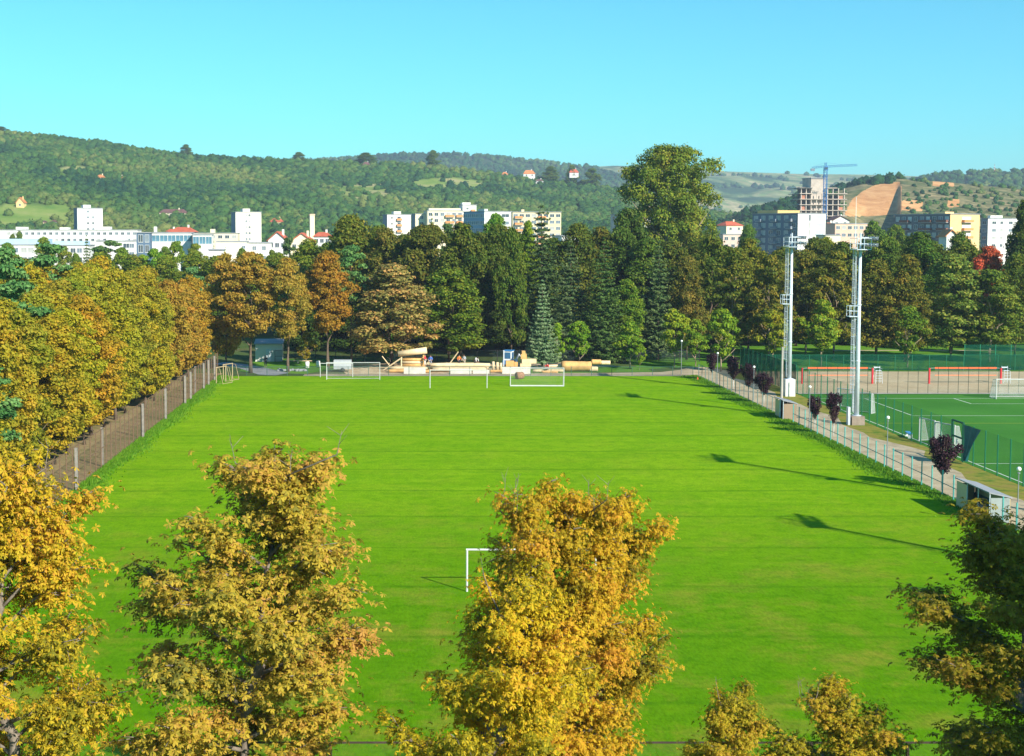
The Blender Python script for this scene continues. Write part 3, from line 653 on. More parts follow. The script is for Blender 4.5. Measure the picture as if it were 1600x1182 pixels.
# filler rows deeper in the park, seen through the gaps
k = 0
for Y, a, b_, st, ht in ((256, 480, 1640, 38, 18), (285, -20, 1640, 46, 16.5)):
    px = a; k = 0
    while px < b_:
        H = ht+rb.uniform(-1.5, 1.5)+(2.6 if 540 < px < 990 else 0)
        if not (Y > 270 and px < 470 and False):
            x = AX(px+rb.uniform(-8, 8), Y)
            if Y > 270 and px < 500: H -= 1.0
            tree('broad', x, Y+rb.uniform(-4, 4), H, 5.4, (rb.uniform(.8, 1.2), rb.uniform(.9, 1.2), .8) if px > 480 else (1.5, 1.5, .9), f'{"nearer" if Y < 270 else "deeper"} half-hidden park tree, {ordn(k)} from the left in its row', group='half-hidden trees deeper in the park')
        px += st; k += 1

# dark-tinted bushes added to stand in for the shade under the park trees
proto('thicket', 6, 4.2, [clump_crown('crown', 401+i, 6, 0.1, 4.2, 7000, M_leafG, 0.38, 60, 'dome', 0.7, (0.7, 1.4)) for i in range(2)], [trunk_mesh('trunk', 5, 0.10, rr, M_bark, 6, 3, 0.1)])
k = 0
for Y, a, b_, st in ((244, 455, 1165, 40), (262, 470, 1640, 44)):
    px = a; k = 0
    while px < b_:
        tree('thicket', AX(px+rb.uniform(-8, 8), Y), Y+rb.uniform(-3, 3), rb.uniform(5.5, 8.5) if Y < 250 else rb.uniform(4.5, 6), 4.6, (.55, .7, .7), f'added shade-dark bush under the park trees, {ordn(k)} from the left in the {"nearer" if Y < 250 else "farther"} row', name='bush', cat='bush', group='added shade-dark bushes under the park trees')
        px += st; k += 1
# ---- foreground chestnuts, leaf by leaf
def fg_tree(seed, H, cb, R, nl=50, bare=4, topw=0.30, dens=1.0):
    r = np.random.default_rng(seed); B = MB(); k = 10
    tp = [Vector((0, 0, -0.1))]+[Vector((r.normal()*0.06*i, r.normal()*0.06*i, H*0.96*i/k)) for i in range(1, k+1)]
    B.poly(tp, [0.28*(1.15 if i == 0 else 1)*(1-i/k)**0.8+0.02 for i in range(k+1)], 9)
    def tpos(z):
        f = z/(H*0.96)*k; i = min(int(f), k-1); return tp[i].lerp(tp[i+1], min(f-i, 1))
    PC = []; PD = []; PT = []
    for i in range(nl):
        t = (i+0.5)/nl; z = cb+(H*0.95-cb)*t**0.85; dn = (H-z)/(H-cb)
        a = i*2.399+r.uniform(-.4, .4)
        lm_ = 1.0 if r.uniform() > 0.25 else r.uniform(1.1, 1.28)
        L = R*(topw+(1-topw)*min(1, (dn/0.42))**0.95)*(1 if dn < 0.42 else max(.42, 1-1.5*(dn-0.42)))*r.uniform(0.78, 1.02)*lm_
        L *= 1 if dn > 0.06 else 0.6
        up = math.radians(12+50*(1-dn)**1.5)
        p = tpos(z-0.25*L*math.sin(up)); pts = [p]; d = Vector((math.cos(a)*math.cos(up), math.sin(a)*math.cos(up), math.sin(up)))
        for s in range(6):
            d = (d+Vector((r.normal()*.10, r.normal()*.10, (-0.10 if s < 3 else 0.02)+r.normal()*.05))).normalized(); pts.append(pts[-1]+d*L/6)
        B.poly(pts, [0.075*(1-0.13*s)*(0.5+0.5*dn) for s in range(7)], 5)
        ct = r.normal(0, .13)
        for sI in range(15):
            f = r.uniform(0.22, 1.0)*6; ii = min(int(f), 5); q = pts[ii].lerp(pts[ii+1], f-ii)
            a2 = a+r.uniform(-1.25, 1.25); l2 = L*0.36*r.uniform(.6, 1.15)*(1.15-0.4*f/6)
            d2 = Vector((math.cos(a2), math.sin(a2), r.uniform(-.15, .55))).normalized()
            e = q+d2*l2; mid = q.lerp(e, .5)+Vector((0, 0, l2*0.08)); B.poly([q, mid, e], [0.022, 0.014, 0.006], 4)
            n = int(29*dens*(0.5+l2/0.9))
            s2 = r.uniform(.2, 1.08, n)[:, None]; base = np.array(q)+(np.array(e)-np.array(q))*s2
            off = r.normal(size=(n, 3))*np.array([.30, .30, .15])*(0.55+0.5*s2)
            PC.append(base+off); PD.append(nrm(off*np.array([1, 1, 0.2])+np.array(d2)*0.35+r.normal(size=(n, 3))*.1)); PT.append(np.full(n, ct)+r.normal(0, .09))
    for j in range(bare):
        a = r.uniform(0, 6.28); z = H*r.uniform(0.86, 0.97); p = tpos(z); o_ = R*0.3*r.uniform(.3, 1.3)
        q = p+Vector((math.cos(a)*o_, math.sin(a)*o_, 0.5)); e = q+Vector((math.cos(a)*.12, math.sin(a)*.12, r.uniform(.3, .75)))
        B.poly([p, q, e], [0.022, 0.014, 0.005], 4)
        for _ in range(3):
            q2 = q.lerp(e, r.uniform(.4, .9)); B.tube(q2, q2+Vector((r.normal()*.18, r.normal()*.18, .25)), 0.008, 0.004, 4)
    C = np.concatenate(PC); D = np.concatenate(PD); T = np.concatenate(PT); n = len(C)
    # palmate leaves: six leaflets from each point
    up = nrm(np.array([[0, 0, 1.0]])*0.9+D*0.45+r.normal(size=(n, 3))*0.30)
    U0 = nrm(np.cross(up, r.normal(size=(n, 3)))); V0 = np.cross(up, U0)
    size = r.uniform(.09, .165, n); Cs = []; Us = []; Ns = []; Ls = []; Ts = []
    for q in range(6):
        an = q/6*2*math.pi*0.92+r.normal(0, .15, n)
        hd = U0*np.cos(an)[:, None]+V0*np.sin(an)[:, None]
        dr = r.uniform(.15, .75, n)[:, None]
        U = nrm(hd-up*dr); Nn = nrm(up+hd*dr+r.normal(size=(n, 3))*.2)
        Cs.append(C); Us.append(U); Ns.append(Nn); Ls.append(size*r.uniform(.75, 1.1, n)); Ts.append(np.clip(.47+T+r.normal(0, .14, n), 0, 1))
    L = np.concatenate(Ls)
    crown = kites('crown', np.concatenate(Cs), np.concatenate(Us), np.concatenate(Ns), L, L*0.42, np.concatenate(Ts), M_leafF, 0.62)
    return crown, B.mesh('trunk', M_barkfg, True)
M_barkfg = mat('grey_brown_bark', (0.20, 0.165, 0.13), 0.95, 0.35, 6, bump=0.4)
FG = [fg_tree(201, 15, 3.2, 3.4), fg_tree(205, 15, 3.0, 3.5, 52, 6, 0.42), fg_tree(209, 15, 3.2, 3.4, 48, 3, 0.38)]
def fg(px, py, Y, R, vi, color, label, rz, sz=None, name='chestnut_tree', grp='chestnuts between the viewer and the pitch'):
    x, z = At(px, py, Y); e = empty(name, (x, Y, 0), rz, label, 'tree', grp)
    e.scale = (R/3.45, R/3.45, z/15.0)
    c, t = FG[vi]
    o = link('crown', c, e); o.color = (*color, 1); o = link('trunk', t, e); return e
fg(10, 706, 31, 2.9, 1, (1.0, 1.0, 1.0), 'golden-yellow chestnut at the left edge in the foreground', 0.4)
fg(402, 696, 33, 3.35, 0, (0.88, .90, 1.7), 'olive-gold chestnut left of centre in the foreground, tallest of its row', 2.0)
fg(768, 900, 30, 2.3, 2, (1.10, 1.08, .8), 'brightest yellow chestnut in front of the near goal', 1.1)
fg(820, 768, 36, 2.2, 1, (1.02, .95, .95), 'orange-yellow chestnut directly before the near goal, left one of two close tops', 4.4)
fg(928, 760, 36.5, 2.3, 0, (1.04, .95, .9), 'orange-yellow chestnut right of the near goal, right one of two close tops', 0.9)
fg(1122, 1076, 35, 1.5, 2, (.85, .92, 1.0), 'small olive-yellow tree top left of the wider one at the bottom right', 0.7)
fg(1302, 1082, 34, 1.95, 1, (.85, .92, 1.0), 'wide olive-yellow tree top at the bottom, right of the small one', 5.2)
fg(1628, 812, 34, 3.2, 2, (.55, .60, .8), 'brown-green chestnut at the right edge in the foreground, darkened for shade', 3.0)  # leaf tint darkened to carry part of the shade on this tree
e = empty('chestnut_tree', (23.2, 25.6, 0), 1.7, 'unseen chestnut added outside the right edge to shade the right foreground chestnut', 'tree'); e.scale = (1.12, 1.12, 20.5/15)  # unseen tree, added only to shade the right foreground chestnut
o = link('crown', FG[1][0], e); o.color = (.8, .85, .9, 1); link('trunk', FG[1][1], e)
# ================================================================== buildings
def wallm(name, c, var=0.06): return mat(name, c, 0.85, var, 0.3)
W_white = wallm('white_render', (0.70, 0.68, 0.64), 0.10); W_cream = wallm('cream_render', (0.76, 0.66, 0.47)); W_yel = wallm('yellow_render', (0.74, 0.52, 0.24))
W_grey = wallm('grey_render', (0.42, 0.42, 0.42)); W_blue = wallm('blue_panel', (0.10, 0.16, 0.24)); W_peach = wallm('peach_render', (0.70, 0.46, 0.34)); W_slate_shade = wallm('slate_and_shade_grey', (0.22, 0.25, 0.30))  # the slate grey also paints shade onto left faces of towers
R_flat = mat('grey_roofing', (0.30, 0.31, 0.33), 0.9, 0.15, 0.3); R_red = mat('red_tiles', (0.52, 0.12, 0.06), 0.8, 0.2, 0.5); R_or = mat('orange_tiles', (0.62, 0.22, 0.08), 0.8, 0.2, 0.5); R_br = mat('brown_tiles', (0.16, 0.08, 0.07), 0.8, 0.2, 0.5)
B_or = mat('orange_balcony', (0.66, 0.28, 0.10), 0.8, 0.12, 0.5); B_wh = mat('white_balcony', (0.72, 0.72, 0.70), 0.8, 0.1, 0.5); B_bl = mat('pale_blue_balcony', (0.40, 0.56, 0.68), 0.7, 0.1, 0.5); B_dk = mat('brown_balcony', (0.22, 0.10, 0.07), 0.8, 0.1, 0.5)
G_blue = mat('blue_glazing', (0.10, 0.22, 0.30), 0.12, 0.3, 0.3, spec=0.6); W_frame = mat('window_frame', (0.62, 0.62, 0.60), 0.6, 0.05)
WM = {}; wr_ = random.Random(9); G_mid = mat('reflecting_glass', (0.16, 0.20, 0.24), 0.2, 0.2, 0.2, spec=.5); G_pale = mat('curtained_glass', (0.42, 0.42, 0.40), 0.4, 0.15, 0.3)
def winmesh(w_, h_, side, glass=None):
    key = (w_, h_, side, glass.name if glass else '')
    if key not in WM:
        b = MB(); f = 0.09
        def bx(a0, a1, z0, z1, d0, d1, mi):
            if side == 'R': b.box(a0, a1, -d1, -d0, z0, z1, mi)
            else: b.box(-d1, -d0, a0, a1, z0, z1, mi)
        bx(-w_/2, w_/2, -h_/2, h_/2, 0.01, 0.03, 1)
        for a0, a1, z0, z1 in ((-w_/2-f, w_/2+f, h_/2, h_/2+f), (-w_/2-f, w_/2+f, -h_/2-f*1.6, -h_/2), (-w_/2-f, -w_/2, -h_/2, h_/2), (w_/2, w_/2+f, -h_/2, h_/2), (-0.04, 0.04, -h_/2, h_/2)):
            bx(a0, a1, z0, z1, 0.0, 0.10, 0)
        WM[key] = b.mesh('window', [W_frame, glass or M_glass])
    return WM[key]
def balcmesh(w_, m, side, h_=1.1, d=1.2):
    key = ('b', w_, m.name, side, h_)
    if key not in WM:
        b = MB()
        def bx(a0, a1, d0, d1, z0, z1, mi=0):
            if side == 'R': b.box(a0, a1, -d1, -d0, z0, z1, mi)
            else: b.box(-d1, -d0, a0, a1, z0, z1, mi)
        bx(-w_/2, w_/2, 0, d, -0.15, 0, 1); bx(-w_/2, w_/2, d-0.1, d+.002, 0.002, h_, 0); bx(-w_/2, -w_/2+.1, 0, d-.102, 0.002, h_, 0); bx(w_/2-.1, w_/2, 0, d-.102, 0.002, h_, 0)
        WM[key] = b.mesh('balcony', [m, W_grey])
    return WM[key]
def roofline(w, e, L, W, H, boxes, m):
    r = MB(); r.box(-.25, W+.25, -.25, L+.25, H, H+.25); r.build('roof', R_flat, e)
    for x0, x1, y0, y1, h in boxes: b = MB(); b.box(x0*W, x1*W, y0*L, y1*L, H+.252, H+.25+h); b.build('roof_box', m, e)
def bld(label, pxL, pxC, pxR, Y, pyT, pyB, th, mR, mL=None, L=12, R=None, Lf=None, boxes=(), name='apartment_block', cat='apartment block', stor=2.9, roofm=None, group=None, z0=0):
    """block with a sunny right face (pxC..pxR) and a shaded left face (pxL..pxC), turned by th degrees; R/Lf: list of (kind, u, w, h, material) repeated on each visible storey"""
    t = R_(th); c, s = math.cos(t), math.sin(t); x0, zt = At(pxC, pyT, Y)
    def solve(px, isR):
        k = (px-627)/F
        return (k*Y-x0)/(c-k*s) if isR else (x0-k*Y)/(s+k*c)
    W = solve(pxR, True); L = solve(pxL, False) if pxL is not None else L
    zb = At(pxC, pyB, Y)[1]; H = zt-z0-0.25
    e = empty(name, (x0, Y, z0), t, label, cat, group)
    b = MB(); b.box(0, W, 0, L, -1, H)
    w_ = b.build('wall', [mR, mL or mR], e)
    if mL:  # darker left-face colour carries the shade of that side
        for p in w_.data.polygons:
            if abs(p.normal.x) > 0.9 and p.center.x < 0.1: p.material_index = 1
    roofline(w_, e, L, W, H, boxes, roofm or mR)
    n = 0
    for side, items, ln in (('R', R or [], W), ('L', Lf or [], L)):
        z = H-1.55
        while z+z0 > zb and items:
            for it in items:
                kind, u, ww, hh, mm = it
                if n > 96: break
                pos = (u*ln, 0, z) if side == 'R' else (0, u*ln, z)
                if kind == 'w': link('window', winmesh(ww, hh, side, mm or wr_.choice([M_glass, M_glass, G_mid, G_mid, G_pale])), e, pos)
                else: link('balcony', balcmesh(ww, mm, side, hh), e, (pos[0], pos[1], z-1.3))
                n += 1
            z -= stor
    return e
def us(n, a=0.0, b=1.0): return [a+(b-a)*(i+.5)/n for i in range(n)]
# left group
bld('tall blank white tower block at the far left with a centre strip of small windows', 117, 120.5, 162, 700, 325, 372, 23, W_white, W_slate_shade, R=[('w', .42, 1.0, 1.0, None), ('w', .62, .9, 1.1, None)], boxes=[(.25, .55, .1, .6, 1.5)], name='tower_block', cat='tower block')
bld('cream tower block left of the chimney with paired centre windows', 362, 368, 409, 690, 331, 382, 12, wallm('warm_white_render', (.80, .74, .62)), W_slate_shade, R=[('w', .42, .9, 1.0, None), ('w', .54, .9, 1.0, None)], boxes=[(.3, .58, .1, .6, 1.5)], name='tower_block', cat='tower block')
bld('shorter cream tower with an orange balcony strip down its middle', 598, 605, 642, 700, 335, 364, 14, wallm('pale_cream_render', (.80, .74, .64)), W_slate_shade, R=[('w', .50, 1.6, 1.2, None), ('b', .50, 2.6, 1.0, B_or), ('w', .2, .8, .8, None)], boxes=[(.3, .6, .1, .6, 1.4)], name='tower_block', cat='tower block')
bld('very long low white apartment row behind the left flats', None, -60, 216, 640, 359, 380, 2, W_white, R=[('w', u, 1.3, 1.1, None) for u in us(22, 0.25, 1)], boxes=[(.30, .36, .2, .6, 1.2), (.55, .6, .2, .6, 1.0), (.78, .84, .2, .6, 1.3)], L=12)
bld('low white apartment row between the glazed building and the cream tower', None, 262, 372, 620, 364, 380, 2, W_cream, R=[('w', u, 1.8, 1.3, None) for u in us(10)], boxes=[(.1, .2, .2, .6, 1.0), (.6, .66, .2, .6, 1.6)], L=12)
bld('white flats at the left edge with pale blue balconies and a blue-grey roof', None, -60, 76, 430, 382, 420, 5, W_white, R=[('w', u, 1.6, 1.4, None) for u in (.36, .44, .62, .72, .80, .90)]+[('b', .53, 3.0, 1.0, B_bl), ('w', .53, 2.2, 1.4, G_blue)], boxes=[(.4, .98, .1, .9, 1.6)], roofm=B_bl, L=14)
bld('white flats set back right of the blue-balconied flats', None, 79, 140, 450, 383, 424, 5, W_white, R=[('w', u, 1.5, 1.4, None) for u in us(6)], boxes=[(.05, .9, .1, .9, 1.1)], roofm=B_bl, L=14)
bld('plain white low block left of the dark blue stair tower', None, 150, 214, 480, 376, 405, 4, W_white, R=[('w', .75, 2.0, 1.4, None), ('w', .88, 1.6, 1.4, None)], boxes=[(.3, .7, .2, .8, 1.3)], L=14)
bld('dark blue stair tower beside the glazed white building', None, 213, 236, 400, 363, 402, 6, W_blue, R=[('w', .3, 1.2, 2.0, None), ('w', .75, 1.0, 2.0, None)], L=6, name='stair_tower', cat='tower')
bld('modern white building with a glazed top floor under a thin grey roof', None, 237, 300, 410, 363, 395, 6, W_white, R=[('w', u, 2.1, 1.7, G_blue) for u in us(5)], L=14, stor=4.2, boxes=[(.03, .1, .3, .5, 1.6)])
bld('right wing of the glazed building with teal window bands', None, 301, 332, 405, 366, 392, 6, W_white, R=[('w', u, 1.6, 2.0, G_blue) for u in us(3)], L=14, stor=4.6)
bld('low plain white hall before the cream tower', None, 326, 350, 350, 390, 408, 6, W_white, L=12, name='hall', cat='hall', R=[('w', .8, 1.2, .7, None)])
bld('wide cream-topped blank white wall building below the cream tower', None, 338, 386, 420, 377, 402, 4, wallm('ivory_render', (.80, .74, .62)), L=14, name='hall', cat='hall', R=[('w', .9, .9, .8, None)], stor=8)
bld('white two-storey house row right below the cream tower', None, 386, 424, 430, 379, 404, 4, W_white, R=[('w', .3, 1.1, 1.2, None), ('w', .7, 1.1, 1.2, None)], L=12, name='town_house', cat='house')
# middle group
bld('long cream block with orange balconies left of the white rooftop tower', 643, 649, 668, 655, 334, 362, 12, W_cream, W_slate_shade, R=[('w', .5, 1.6, 1.4, None)], L=12)
bld('taller part of the long cream block with orange balconies', None, 668, 723, 650, 329, 364, 8, W_cream, R=[('w', u, 1.6, 1.4, None) for u in us(6)]+[('b', .62, 4.0, 1.0, B_or), ('b', .9, 3.0, 1.0, B_or)], boxes=[(.05, .95, .1, .5, 1.0)], L=12)
bld('white stepped rooftop tower with an orange patch', None, 723, 744, 655, 320, 340, 8, W_white, R=[('w', .35, .9, .8, None), ('b', .75, 1.8, .8, B_or)], L=9, name='tower_block', cat='tower block', boxes=[(0, .6, .1, .6, 1.0)])
bld('white block with a shade-blue left face and sunlit white end between two cream blocks', 724, 757, 798, 560, 330, 392, 28, W_white, wallm('shade_blue_wall', (.24, .36, .50)), R=[('w', .78, 3.4, 1.2, None), ('w', .35, 2.0, 1.2, G_blue)], Lf=[('w', u, 3.2, 1.3, G_blue) for u in us(5)], boxes=[(.0, .12, .0, .3, .8)])  # blue of the left face is shade put into the wall colour
bld('long yellow block partly behind the tallest fir', None, 801, 876, 640, 331, 384, 6, wallm('pale_yellow_render', (.70, .58, .36)), R=[('w', u, 1.9, 1.3, None) for u in us(8)]+[('b', .12, 3.5, 1.0, B_or), ('b', .6, 3.5, 1.0, B_or)], L=12, boxes=[(.2, .26, .2, .6, 1.0)])
bld('low white hall with a red fascia right of the tallest fir', None, 878, 926, 420, 368, 386, 6, W_white, L=14, name='hall', cat='hall', R=[('b', .55, 3.5, .9, mat('red_fascia', (.5, .05, .04), .7, .1))], stor=6)
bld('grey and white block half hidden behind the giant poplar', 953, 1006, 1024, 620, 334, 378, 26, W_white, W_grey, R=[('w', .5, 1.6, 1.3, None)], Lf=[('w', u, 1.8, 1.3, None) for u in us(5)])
# right group
e = bld('balconied apartment block with a shade-darkened front and a brilliant white end wall', 1174, 1247, 1288, 540, 333, 398, 30, W_white, wallm('shaded_blue_facade', (.16, .19, .25)),  # long front painted dark to imitate its shade
    R=[('w', .42, .9, 2.3, None), ('w', .78, 3.8, 1.6, wallm('loggia_glass', (.45, .55, .58)))], Lf=[('w', u, 2.0, 1.6, W_grey if i in (1, 4) else None) for i, u in enumerate(us(6))]+[('b', u, 3.0, .9, W_slate_shade) for u in us(3)], boxes=[(.1, .9, .5, .95, 1.2)], roofm=wallm('ochre_panel', (.55, .40, .16)))
bld('apartment block with a shade-darkened front, brown balconies and a bright yellow end', 1396, 1485, 1528, 500, 334, 388, 28, W_yel, wallm('shaded_grey_facade', (.17, .17, .19)),  # grey of the long front includes its shade
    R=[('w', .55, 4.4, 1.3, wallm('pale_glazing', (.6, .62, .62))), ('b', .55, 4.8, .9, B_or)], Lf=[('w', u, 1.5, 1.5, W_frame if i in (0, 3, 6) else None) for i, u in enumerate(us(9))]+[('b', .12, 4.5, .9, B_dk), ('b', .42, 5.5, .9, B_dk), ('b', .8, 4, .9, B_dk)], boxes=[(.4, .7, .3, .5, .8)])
bld('white apartment block at the far right with small windows', 1530, 1544, 1588, 540, 341, 392, 22, W_white, W_slate_shade, R=[('w', .2, 1.8, 1.0, None), ('w', .45, 1.2, 1.0, None), ('w', .75, 1.8, 1.0, None)], Lf=[('w', .5, 2, 1.2, None)], boxes=[(.1, .5, .1, .5, 1.0)])
bld('long peach two-storey building right of the white end wall', None, 1305, 1358, 560, 349, 372, 8, W_peach, R=[('w', u, 1.5, 1.2, None) for u in us(6)], L=10, roofm=W_peach, name='row_house', cat='house')
bld('cream low hall against the foot of the peach building', None, 1290, 1312, 500, 367, 378, 8, W_cream, L=8, name='hall', cat='hall')
bld('low cream pavilion with a red base line at the mast tops', None, 1288, 1327, 470, 382, 393, 6, W_cream, R=[('w', u, 2.2, 1.4, G_blue) for u in us(3)]+[('b', .5, 8.3, .6, R_or)], L=8, name='hall', cat='hall')
bld('pinkish flat-roofed house below the cream house with a red roof', None, 1130, 1170, 560, 366, 390, 8, wallm('pink_render', (.66, .48, .40)), R=[('w', u, 1.4, 1.2, None) for u in us(4)], L=9, name='town_house', cat='house')

def house(label, px, py_eave, py_ridge, py_base, Y, wpx, wall, roofm, th=0, z0=None, depth=8, gable='x', name='house', wins=3, cat='house', xyz=None, chim=True):
    x, ze = At(px, py_eave, Y); zr = At(px, py_ridge, Y)[1]; zb = At(px, py_base, Y)[1] if z0 is None else z0
    W = wpx*Y/F; H = ze-zb; Hr = zr-zb
    e = empty(name, (x, Y, zb), R_(th), label, cat)
    b = MB(); b.box(-W/2, W/2, 0, depth, -3, H)
    if gable == 'y': b._add([(-W/2, 0, H), (W/2, 0, H), (0, 0, Hr-.2), (-W/2, depth, H), (W/2, depth, H), (0, depth, Hr-.2)], [(0, 1, 2), (3, 5, 4)])
    b.build('wall', wall, e)
    r = MB(); o = .5
    if gable == 'y':
        r._add([(-W/2-o, -o, H-.25), (0, -o, Hr), (0, depth+o, Hr), (-W/2-o, depth+o, H-.25), (-W/2-o, -o, H-.05), (0, -o, Hr+.25), (0, depth+o, Hr+.25), (-W/2-o, depth+o, H-.05)], [(0, 1, 2, 3), (4, 7, 6, 5), (0, 4, 5, 1), (2, 6, 7, 3), (0, 3, 7, 4)])
        r._add([(W/2+o, -o, H-.25), (0, -o, Hr), (0, depth+o, Hr), (W/2+o, depth+o, H-.25), (W/2+o, -o, H-.05), (0, -o, Hr+.25), (0, depth+o, Hr+.25), (W/2+o, depth+o, H-.05)], [(0, 3, 2, 1), (4, 5, 6, 7), (0, 1, 5, 4), (2, 3, 7, 6), (0, 4, 7, 3)])
    else:
        hp = min(W*.25, 2.5)
        r._add([(-W/2-o, -o, H), (W/2+o, -o, H), (W/2+o, depth+o, H), (-W/2-o, depth+o, H), (-W/2+hp, depth/2, Hr), (W/2-hp, depth/2, Hr)], [(0, 1, 5, 4), (1, 2, 5), (2, 3, 4, 5), (3, 0, 4), (0, 3, 2, 1)])
    rf = r.build('roof', roofm, e)
    if chim: c = MB(); c.box(W*.18, W*.18+.7, depth*.45, depth*.45+.7, H, Hr+.9); c.build('chimney', wall, rf)
    for i in range(wins): link('window', winmesh(1.2, 1.3, 'R'), e, (-W/2+W*(i+.5)/wins, 0, H-1.5))
    return e
house('white house with a hipped red roof behind the glazed building', 283, 363, 355, 372, 560, 38, W_white, R_red, depth=12)
house('small red-roofed house left of the hipped red roof', 266, 362, 358, 372, 590, 12, W_white, R_red, depth=8, wins=1)
house('white gabled house with a red roof right of the cream tower', 433, 376, 363, 400, 450, 28, W_white, R_red, gable='y', depth=14)
house('second white gabled house with a red roof, left of the chimney', 471, 378, 365, 402, 460, 34, W_cream, R_red, gable='y', depth=14)
house('red-roofed house right of the chimney foot', 503, 370, 363, 386, 500, 26, W_white, R_red, depth=9)
house('low house with an orange-red roof just above the left tree belt', 44, 421, 414, 440, 300, 30, W_white, R_red, depth=8)
house('cream house with a bright red roof right of the giant poplar', 1148, 353, 346, 368, 700, 30, W_cream, R_red, th=20, depth=9, wins=2)
house('white house with a brown roof right of the crane foot', 1314, 345, 338, 352, 700, 26, W_white, R_br, gable='y', depth=12, wins=2)
house('tiny orange-roofed house at the white end wall', 1299, 353, 348, 360, 610, 12, W_white, R_or, wins=1)
house('small house with a red tent-like roof before the yellow end wall', 1487, 369, 360, 384, 420, 16, W_white, R_or, gable='y', wins=0, depth=6)
def hillhouse(label, px, py, wpx, hp, rp, wall, roofm, P, X, Y, Z, T, **kw):
    x, y, z = hill_at_pixel(px, py, P, X, Y, Z, T); zb = At(px, py, y)[1]
    return house(label, px, py-hp, py-hp-rp, py, y-6, wpx, wall, roofm, z0=zb-0.5, **kw)
H1 = (P1, X1, Y1_, Z1, T1)
hillhouse('yellow wooden cottage with a steep pale roof on the left hillside', 31, 322, 12, 5, 8, W_yel, R_or, *H1, gable='y', wins=1, depth=7, name='cottage', cat='cottage')
hillhouse('wide hillside villa with a dark brown roof above the glazed building', 270, 340, 42, 7, 6, W_cream, R_br, *H1, wins=6, depth=9, name='villa', cat='villa')
hillhouse('small orange-roofed house high in the wood above the left tower', 156, 281, 11, 3, 5, W_cream, R_or, *H1, wins=1)
hillhouse('tiny brick-coloured house right of the small orange-roofed house in the wood', 187, 282, 8, 3, 4, W_cream, R_or, *H1, wins=1)
hillhouse('yellow house with a red roof in the wood above the gabled houses', 432, 352, 20, 5, 6, W_yel, R_red, *H1, wins=2)
hillhouse('grey ridge house with an orange base below the broad ridge tree', 572, 263, 12, 5, 5, W_grey, R_br, *H1, wins=1)
hillhouse('small white ridge house left of the two orange-roofed houses', 789, 280, 9, 7, 4, W_white, R_or, *H1, wins=1)
hillhouse('orange-roofed house on the ridge', 827, 276, 18, 4, 6, W_white, R_or, *H1, wins=2)
hillhouse('white low house just right of the orange-roofed ridge house', 843, 288, 12, 5, 3, W_white, R_br, *H1, wins=2)
hillhouse('bright red-roofed house at the right end of the ridge', 897, 273, 14, 3, 6, W_white, R_red, *H1, wins=1)
hillhouse('dark red garden shed in the clearing left of the white tower', 62, 351, 14, 4, 3, W_peach, R_br, *H1, wins=0, name='garden_shed', cat='shed', chim=False)
hillhouse('second dark garden shed nearer the white tower', 84, 350, 12, 3, 3, W_grey, R_br, *H1, wins=0, name='garden_shed', cat='shed', chim=False)
# chimney
x, z = At(487.5, 337, 600)
e = empty('chimney_stack', (x, 600, 0), 0.2, 'square beige chimney stack standing alone right of the cream tower', 'chimney')
b = MB(); b.prism([(-1.0, -1.0), (1.0, -1.0), (1.0, 1.0), (-1.0, 1.0)], -1, z); b.build('shaft', W_cream, e)
b = MB(); b.box(-1.15, 1.15, -1.15, 1.15, z, z+.6); b.build('cap', W_peach, e)
# unfinished tower
x0, zt = At(1251, 291, 760); x1 = AX(1320, 760); Wt = x1-x0
e = empty('unfinished_tower', (x0, 760, 0), R_(6), 'unfinished concrete tower with open floors beside the blue crane', 'building under construction')
conc2 = mat('raw_concrete', (.50, .42, .36), .9, .2, .3); brk = mat('red_brick', (.45, .20, .13), .9, .2, .4)
zc = AZ(279, 760); b = MB(); b.box(Wt*.26, Wt*.58, 2, 14, -1, zc); b.build('core_wall', conc2, e)
b = MB(); b.box(Wt*.25, Wt*.6, 1.5, 14.5, zc, zc+.5); b.build('core_roof', R_flat, e)
nf = 15
for i in range(nf):
    zz = 2.0+i*3.0
    if zz > zt+3: break
    xr = Wt if zz < AZ(303, 760) else (Wt*.82 if zz < AZ(297, 760) else Wt*.78)
    s = MB(); 
    if zz < AZ(286, 760): s.box(-.6, Wt*.26-.01, -.6, 16, zz, zz+.35)
    if zz < AZ(287, 760): s.box(Wt*.58+.01, xr+.6, -.6, 16, zz, zz+.35)
    if zz < AZ(305, 760): s.box(Wt*.26, Wt*.58, -.6, 1.98, zz, zz+.35)
    if s.v: s.build('floor_slab', conc2, e)
    if zz+3 < AZ(288, 760):
        c = MB()
        for u in (0.02, .13, .24, .36, .48, .60, .72, .84, .97):
            if u*Wt < xr+.3 and (zz < AZ(307, 760) or u > .5 or u < .25): c.box(u*Wt-.22, u*Wt+.22, 0, .5, zz+.35, zz+3)
        c.build('column_row', conc2, e)
        if i % 2 == 0 and zz > 14:
            
            for u0, u1, hh in ((.03, .12, 2.2), (.86, .95, 2.0)):
                if u1*Wt < xr: c = MB(); c.box(Wt*u0, Wt*u1, .6, .8, zz+.36, zz+hh); c.build('brick_infill', brk, e)
b = MB(); b.box(.3, Wt*.24, 5.0, 5.3, -1, AZ(292, 760)); b.build('interior_shade_wall', mat('shade_dark_concrete', (.16, .14, .13), .9, .2, .3), e)  # dark wall added to imitate shade inside the open floors
b = MB(); b.box(Wt*.6, Wt*.97, 5.0, 5.3, -1, AZ(305, 760)); b.build('interior_shade_wall', mat('shade_dark_concrete', (.16, .14, .13)), e)
